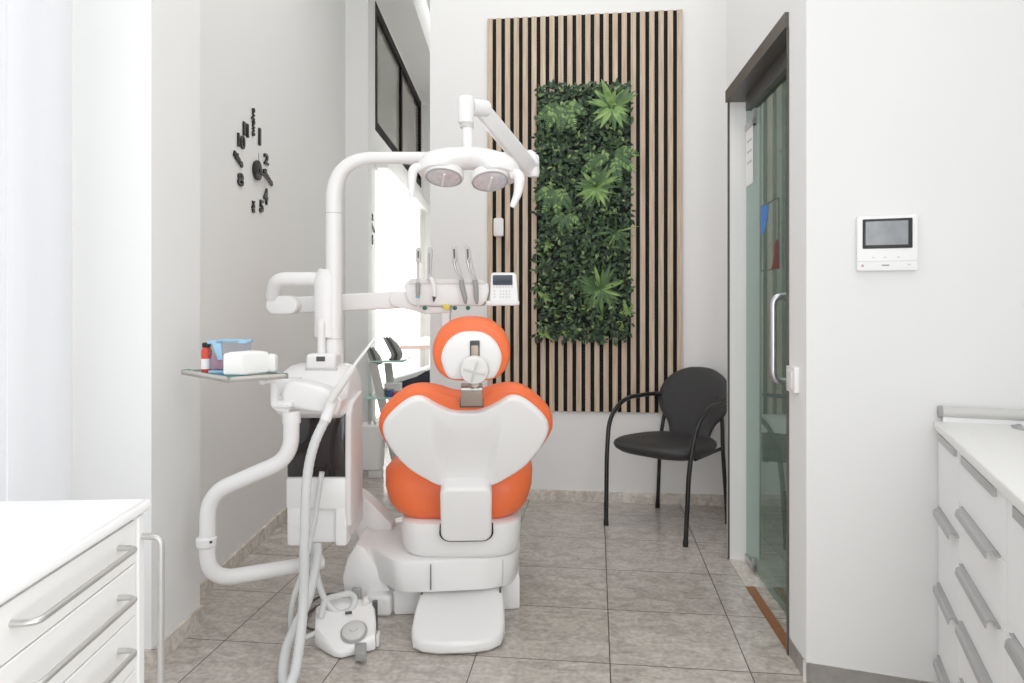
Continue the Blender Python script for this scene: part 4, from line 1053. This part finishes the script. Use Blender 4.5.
obj('blue_ring', TB([P(417.7, 296.5, dI-0.01), P(417.6, 298, dI-0.01)], 0.0085, 14), M['cyan'], i1)
obj('nozzle', TB([P(417.6, 298, dI-0.01), P(418.5, 309, dI-0.01)], [0.006, 0.0035], 10), M['offw'], i1)
i2 = inst('scaler_handpiece', 'slim white handpiece with grey tip, second from the left in the holder', P(433, 302, dI))
obj('cradle', prism(new(), [(427.5, 248), (430.5, 246.5), (432.5, 250), (431.5, 262), (430.8, 280), (427, 280), (427, 262)], lambda u, v, h: P(u, v, dI)+Vector((0, h, 0)), 0, 0.022, 0.003), M['lgrey'], i2)
obj('cradle_slot', prism(new(), [(428.6, 253), (430, 253), (429.8, 274), (428.6, 274)], lambda u, v, h: P(u, v, dI-0.002)+Vector((0, h, 0)), 0, 0.006), M['grey'], i2, smooth=False)
obj('grip', TB(catmull([P(430, 278, dI-0.01), P(432.5, 281, dI-0.01), P(434.5, 290, dI-0.01), P(434.5, 297, dI-0.01)], 5), [0.008, 0.0095, 0.009, 0.007], 14), M['white'], i2)
obj('tip', TB([P(434.3, 296.5, dI-0.01), P(434, 298, dI-0.01), P(433.5, 302, dI-0.01)], [0.0085, 0.0075, 0.002], 12), M['dgrey'], i2)
def hooked(px, name, label, dx):
    t = inst(name, label, P(px+8, 303, dI))
    obj('cradle', prism(new(), [(px-2.6, 246), (px-0.5, 244.5), (px+2.0, 246.5), (px+3, 256), (px+2.6, 262.5), (px-2, 262.5), (px-2, 256)], lambda u, v, h: P(u, v, dI)+Vector((0, h, 0)), 0, 0.024, 0.003), M['lgrey'], t)
    obj('cradle_slot', prism(new(), [(px-0.9, 249), (px+1, 249), (px+1.2, 257), (px-0.3, 260)], lambda u, v, h: P(u, v, dI-0.002)+Vector((0, h, 0)), 0, 0.006), M['dgrey'], t, smooth=False)
    obj('hose', TB(catmull([P(px+2.4, 250, dI+0.004), P(px+5, 265, dI+0.004), P(px+9.5, 281, dI)], 6), 0.0035, 8), M['lgrey'], t)
    obj('neck', TB(catmull([P(px, 261, dI), P(px+2, 270, dI-0.004), P(px+6+dx*0.3, 277, dI-0.008), P(px+8, 281, dI-0.01)], 6), [0.0065, 0.005, 0.005, 0.008], 12), M['chrome'], t)
    obj('grip', TB(catmull([P(px+7.2, 280, dI-0.01), P(px+8.5, 288, dI-0.012), P(px+11+dx, 298, dI-0.012), P(px+11.5+dx, 304, dI-0.01)], 6), [0.010, 0.0115, 0.010, 0.005], 14), M['grey'], t)
hooked(454, 'turbine_handpiece', 'grey turbine handpiece on a curved steel neck, third from the left in the holder', 0)
hooked(467.5, 'micromotor_handpiece', 'grey handpiece nearest the control panel, fourth from the left in the holder', -2)

# ------------------------------------------------------------------ suction hoses
HG = 'suction hoses of the dental unit'
sj = thing('suction_hose', 'thick pale grey corrugated suction hose hanging from the holder to the floor', 'hose', P(305, 660, 2.38), HG)
hp_ = catmull([P(330, 405, 2.44), P(326, 418, 2.42), P(314, 445, 2.38), P(307, 480, 2.36), P(304.5, 540, 2.34), P(303.5, 600, 2.33), P(300, 640, 2.28), P(295, 672, 2.22), P(287, 689, 2.19), P(283, 676, 2.26), P(286, 650, 2.35), P(296, 625, 2.42), P(308, 600, 2.48), P(317, 560, 2.58), P(317, 545, 2.62)], 10)
hose = new(); rr = []
for i in range(len(hp_)): rr.append(0.0155 if i % 2 else 0.0165)
tube(hose, hp_, rr, 14)
obj('tube', hose, M['hose'], sj, angle=80)
obj('cuff', TB([P(334, 398, 2.445), P(325, 421, 2.415)], [0.018, 0.019], 16), M['white'], sj)
s2 = thing('saliva_hose', 'thin pale grey hose dropping from the smoked window into a floor loop', 'hose', P(300, 640, 2.5), HG)
hp_ = catmull([P(322, 472, 2.56), P(317, 505, 2.56), P(314, 525, 2.55), P(303, 570, 2.52), P(293, 600, 2.50), P(291, 625, 2.49), P(297, 638, 2.48), P(307, 637, 2.50), P(317, 632, 2.52)], 9)
obj('tube', TB(hp_, 0.0095, 12), M['hose'], s2, angle=80)
s3 = thing('pedal_hose', 'pale grey hose curling down from the unit to the foot control', 'hose', P(335, 606, 2.6), HG)
hp_ = catmull([P(310, 525, 2.66), P(316, 570, 2.62), P(324, 598, 2.58), P(337, 612, 2.58), P(350, 610, 2.60), P(355, 600, 2.62), P(350, 594, 2.64), P(338, 596, 2.62), P(326, 600, 2.58), P(322, 612, 2.55), P(321, 618, 2.54)], 9)
obj('tube', TB(hp_, 0.0115, 12), M['hose'], s3, angle=80)
ej = thing('saliva_ejector', 'white saliva ejector with a thin slanting tip resting in the front holder', 'ejector', P(340, 392, 2.40))
obj('handle', TB([P(331, 402, 2.40), P(334, 395, 2.40), P(352, 369, 2.41), P(354, 366, 2.41)], [0.013, 0.015, 0.013, 0.009], 14), M['offw'], ej)
obj('tip', TB([P(353, 367, 2.41), P(366, 350, 2.42), P(377, 336, 2.43)], [0.0055, 0.005, 0.005], 10), M['white'], ej)
ck = thing('power_cable', 'thin dark cable lying coiled on the floor behind the foot control', 'cable', (-0.7, 2.75, 0))
cpts = []
for k in range(30):
    a = k/29*2*PI*1.55; cpts.append(Vector((-0.72+0.10*math.cos(a)+0.03*math.sin(a*0.7), 2.74+0.15*math.sin(a)+0.02*a*0.3, 0.006+0.004*(k/29)*2)))
obj('cord', TB(catmull(cpts, 3), 0.005, 8), M['dgrey'], ck)

# ------------------------------------------------------------------ foot control
fc = thing('foot_control', 'white dental foot control with a grey round button on the floor', 'foot control', P(348, 640, 2.5))
def FC(u, v, h):
    return Vector(((u-CX)/F*v, v, h))
plan_ = [(314.5, 2.50), (315.5, 2.59), (330, 2.66), (345, 2.67), (370, 2.65), (375, 2.60), (376.5, 2.53), (375.5, 2.475), (341, 2.415), (333, 2.425)]
bm = new(); rings = []
def topz(u, v): return 0.030+0.080*max(0, min(1, (v-2.415)/0.17))
def shr(u, v, k): return 347+(u-347)*k, 2.54+(v-2.54)*k
rings.append([FC(*shr(u, v, 0.97), 0.006) for u, v in plan_])
rings.append([FC(u, v, 0.014) for u, v in plan_])
rings.append([FC(*shr(u, v, 0.985), topz(u, v)-0.008) for u, v in plan_])
rings.append([FC(*shr(u, v, 0.93), topz(u, v)) for u, v in plan_])
loft(bm, rings); obj('body', bm, M['white'], fc)
fax = Vector((0.0, -0.47, 1)).normalized(); fcz = FC(354, 2.485, topz(0, 2.485)+0.001)
obj('button_ring', LA([(0.047, 0), (0.047, 0.003), (0.041, 0.004)], fcz, fax, 36), M['grey'], fc)
obj('button', LA([(0.041, 0.002), (0.040, 0.010), (0.030, 0.014), (0.014, 0.015), (0.012, 0.020), (0.0, 0.021)], fcz, fax, 36), M['lgrey'], fc)
obj('brand_plate', prism(new(), [(345, 2.555), (352, 2.558), (352, 2.567), (345, 2.564)], lambda u, v, h: FC(u, v, topz(u, v)+h-0.002), 0, 0.003), M['dgrey'], fc, smooth=False)
obj('toe_tab', prism(new(), rrect(355.5, 2.415, 367.5, 2.47, 3 if False else 0.0, 1) if False else [(355, 2.385), (357, 2.38), (365, 2.38), (366.5, 2.385), (366.5, 2.46), (354.5, 2.46)], lambda u, v, h: FC(u, v, h), 0.012, 0.042, 0.006), M['grey'], fc)
for u, v in ((321.5, 2.56), (366, 2.62)):
    obj('connector', LA([(0.018, 0), (0.018, 0.016), (0.012, 0.020), (0.009, 0.03)], FC(u, v, topz(u, v)-0.008), (0, 0, 1), 20), M['offw'], fc)
obj('carry_bracket', B(FC(351, 2.68, 0.0), FC(362, 2.71, 0.135), 0.006), M['grey'], fc)
obj('side_tab', B(FC(375.5, 2.49, 0.006), FC(381, 2.53, 0.05), 0.005), M['offw'], fc)
obj('side_pin', TB([FC(375, 2.60, 0.02), FC(375, 2.60, 0.125)], 0.010, 12), M['dgrey'], fc)

# ------------------------------------------------------------------ second workstation in the far room
tro = thing('instrument_trolley', 'white slanted-leg trolley with pale teal glass shelves in the far room', 'trolley', (-1.0, 5.35, 0))
dT = 5.3
for (x0, y0, x1, y1, dd_) in ((373, 363, 397, 480, dT), (388, 363, 399, 470, dT+0.35)):
    a = P(x0, y0, dd_); b_ = P(x1, 480, dd_); b_.z = 0.0
    bm = new(); rings = []
    for c in (a, b_): rings.append([c+Vector((x, y, 0)) for x, y in rrect(-0.03, -0.02, 0.03, 0.02, 0.006, 2)])
    loft(bm, rings); obj('leg', bm, M['lgrey'], tro)
za = P(0, 360.5, dT).z
obj('shelf', B((P(370, 0, dT).x, dT-0.03, za-0.012), (P(404, 0, dT).x, dT+0.4, za), 0.002), M['teal'], tro)
zb_ = P(0, 397.5, dT).z
obj('shelf', B((P(364, 0, dT).x, dT-0.03, zb_-0.012), (P(402, 0, dT).x, dT+0.4, zb_), 0.002), M['teal'], tro)
def shellthing(cx, top, w, label):
    t = thing('light_shield', label, 'holder', P(cx, 361, dT+0.06), 'dark curved holders on the trolley')
    for k, (dx, mm) in enumerate(((0, 'grey'), (0.022, 'dgrey'), (0.045, 'grey'))):
        pts_ = catmull([P(cx-w*0.5, top, dT+0.03)+Vector((dx, 0, 0)), P(cx+w*0.1, top+9, dT+0.03)+Vector((dx, 0, 0)), P(cx+w*0.45, top+17, dT+0.03)+Vector((dx, 0, 0)), P(cx+w*0.3, 359, dT+0.03)+Vector((dx, 0, 0))], 6)
        obj('shell', TB(pts_, [0.006, 0.02, 0.022, 0.016], 12, sx=2.2), M[mm], t)
    obj('foot', LA([(0.035, 0.0), (0.035, 0.01), (0.02, 0.02)], Vector((P(cx+w*0.35, 0, dT+0.03).x, dT+0.06, za)), (0, 0, 1), 16), M['dgrey'], t)
shellthing(389, 337, 11, 'dark grey curved shell holder at the right of the trolley top'); shellthing(370.5, 347, 8, 'dark grey curved shell holder at the left end of the trolley top')
BGp = 'small boxes on the lower trolley shelf'
for x0, x1, h, mm, lab, dy in ((378, 385, 0.055, 'olive', 'olive green box on the lower trolley shelf', 0.0), (386.5, 392, 0.05, 'blueitem', 'blue box on the lower trolley shelf', 0.0), (392.5, 397, 0.035, 'redit', 'dark red box on the lower trolley shelf', 0.0), (384, 400, 0.085, 'paper', 'white carton behind the coloured boxes on the lower trolley shelf', 0.14)):
    d_ = dT+0.02+dy
    t = thing('supply_box', lab, 'box', Vector((P((x0+x1)/2, 0, d_).x, d_+0.05, zb_)), BGp)
    lo = Vector((P(x0, 0, d_).x, d_, zb_)); hi = Vector((P(x1, 0, d_).x, d_+0.1, zb_+h))
    obj('carton', B(lo, hi-Vector((0, 0, 0.012)), 0.003), M[mm], t); obj('lid', B(Vector((lo.x-0.001, lo.y-0.001, hi.z-0.0125)), hi+Vector((0.001, 0.001, 0)), 0.003), M[mm], t)
bi = thing('pedal_bin', 'white rounded bin standing on the floor between the unit and the orange chair', 'bin', P(374, 475, 5.0))
bpx = P(373, 476, 5.0).x
bm = new(); rings = []
for z, hw in ((0.055, 0.06), (0.065, 0.072), (0.12, 0.076), (0.30, 0.086), (0.365, 0.086), (0.375, 0.078)): rings.append(rr_ring(bpx-hw, bpx+hw, 4.98-hw, 4.98+hw, 0.035, z, 5))
loft(bm, rings); obj('body', bm, M['white2'], bi)
obj('base', B((bpx-0.02, 4.93, 0.0), (bpx+0.072, 5.03, 0.056), 0.01), M['white'], bi)
obj('lid_knob', TB([Vector((bpx, 4.97, 0.37)), Vector((bpx, 4.97, 0.385)), Vector((bpx, 4.97, 0.40))], [0.035, 0.03, 0.016], 16), M['steel'], bi)
# dark recliner with a white sheet
rc = thing('treatment_chair', 'dark navy padded recliner with a white sheet in the far room', 'chair', (-0.8, 6.3, 0))
dR = 6.0
bm = new(); prism(bm, [(384, 390), (388, 386), (400, 383), (414, 377), (424, 371), (429, 370), (430, 373), (430, 396), (386, 396)], lambda u, v, h: P(u, v, dR)+Vector((0, h, 0)), 0, 0.5, 0.015, 3); obj('cushion', bm, M['navy'], rc)
bm = new(); prism(bm, [(385, 382), (392, 379), (402, 376.5), (412, 373.5), (425, 369.5), (427, 370.5), (416, 377), (403, 381), (388, 384.5)], lambda u, v, h: P(u, v, dR-0.01)+Vector((0, h, 0)), 0, 0.53, 0.006, 3); obj('sheet', bm, M['sheet'], rc)
obj('pedestal', B((-1.0, 6.1, 0.0), (-0.75, 6.5, P(0, 395, dR).z), 0.02), M['white'], rc)
sh = thing('marble_bench', 'pale worktop slab with a rose-coloured edge in the far room', 'bench', (-0.95, 7.2, 0.8))
dS = 7.2
bm = new(); box(bm, (P(395, 0, dS).x, dS, P(0, 346, dS).z), (P(437, 0, dS).x, dS+0.5, P(0, 339, dS).z), 0.004); obj('slab', bm, M['marble'], sh)
bm = new(); box(bm, (P(400, 0, dS).x, dS+0.01, P(0, 349.5, dS).z), (P(437, 0, dS).x, dS+0.45, P(0, 346, dS).z)); obj('edge_strip', bm, M['pinkedge'], sh, smooth=False)
obj('support_leg', B((-0.86, dS+0.1, 0), (-0.80, dS+0.4, P(0, 349, dS).z)), M['white2'], sh, smooth=False)

# ------------------------------------------------------------------ lighting
def area(name, loc, rot, sx, sy, power, col=(1, 1, 1)):
    l = bpy.data.lights.new(name, 'AREA'); l.shape = 'RECTANGLE'; l.size = sx; l.size_y = sy; l.energy = power; l.color = col
    o = bpy.data.objects.new(name, l); C.objects.link(o); o.location = loc; o.rotation_euler = rot
    return o
area('ceiling_light', (0.1, 2.6, ZC-0.06), (0, 0, 0), 1.8, 2.8, 22, (0.985, 0.99, 1.0))
area('ceiling_light.001', (0.1, -0.4, ZC-0.06), (0, 0, 0), 1.8, 2.4, 8, (0.985, 0.99, 1.0))
area('window_light', (-1.44, 1.15, 1.9), (0, -PI/2, 0), 2.6, 1.5, 3.6)
area('fill_light', (-0.1, -1.8, 1.3), (PI/2, 0, 0), 2.2, 2.4, 30, (0.97, 0.985, 1.0))
area('side_fill', (0.62, 0.1, 1.7), (0, math.radians(88), math.radians(-35)), 2.4, 1.2, 19, (0.97, 0.985, 1.0))  # added fill from the right to lift the left wall, no actual lamp
area('far_window_light', (-1.08, 7.6, 1.4), (0, -PI/2, 0), 1.8, 2.4, 2)
area('far_ceiling_light', (-0.75, 7.4, ZC-0.06), (0, 0, 0), 0.3, 2.4, 3)
area('corridor_light', (1.85, 3.4, 2.66), (0, 0, 0), 0.4, 1.6, 2.5)
w = bpy.data.worlds.new('world'); bpy.context.scene.world = w; w.use_nodes = True
w.node_tree.nodes['Background'].inputs[0].default_value = (1, 1, 1, 1); w.node_tree.nodes['Background'].inputs[1].default_value = 0.8
sc_ = bpy.context.scene
sc_.view_settings.view_transform = 'Standard'; sc_.view_settings.look = 'None'
sc_.view_settings.exposure = 0.40; sc_.view_settings.gamma = 1.15
sc_.cycles.max_bounces = 10; sc_.cycles.diffuse_bounces = 6; sc_.cycles.transparent_max_bounces = 12
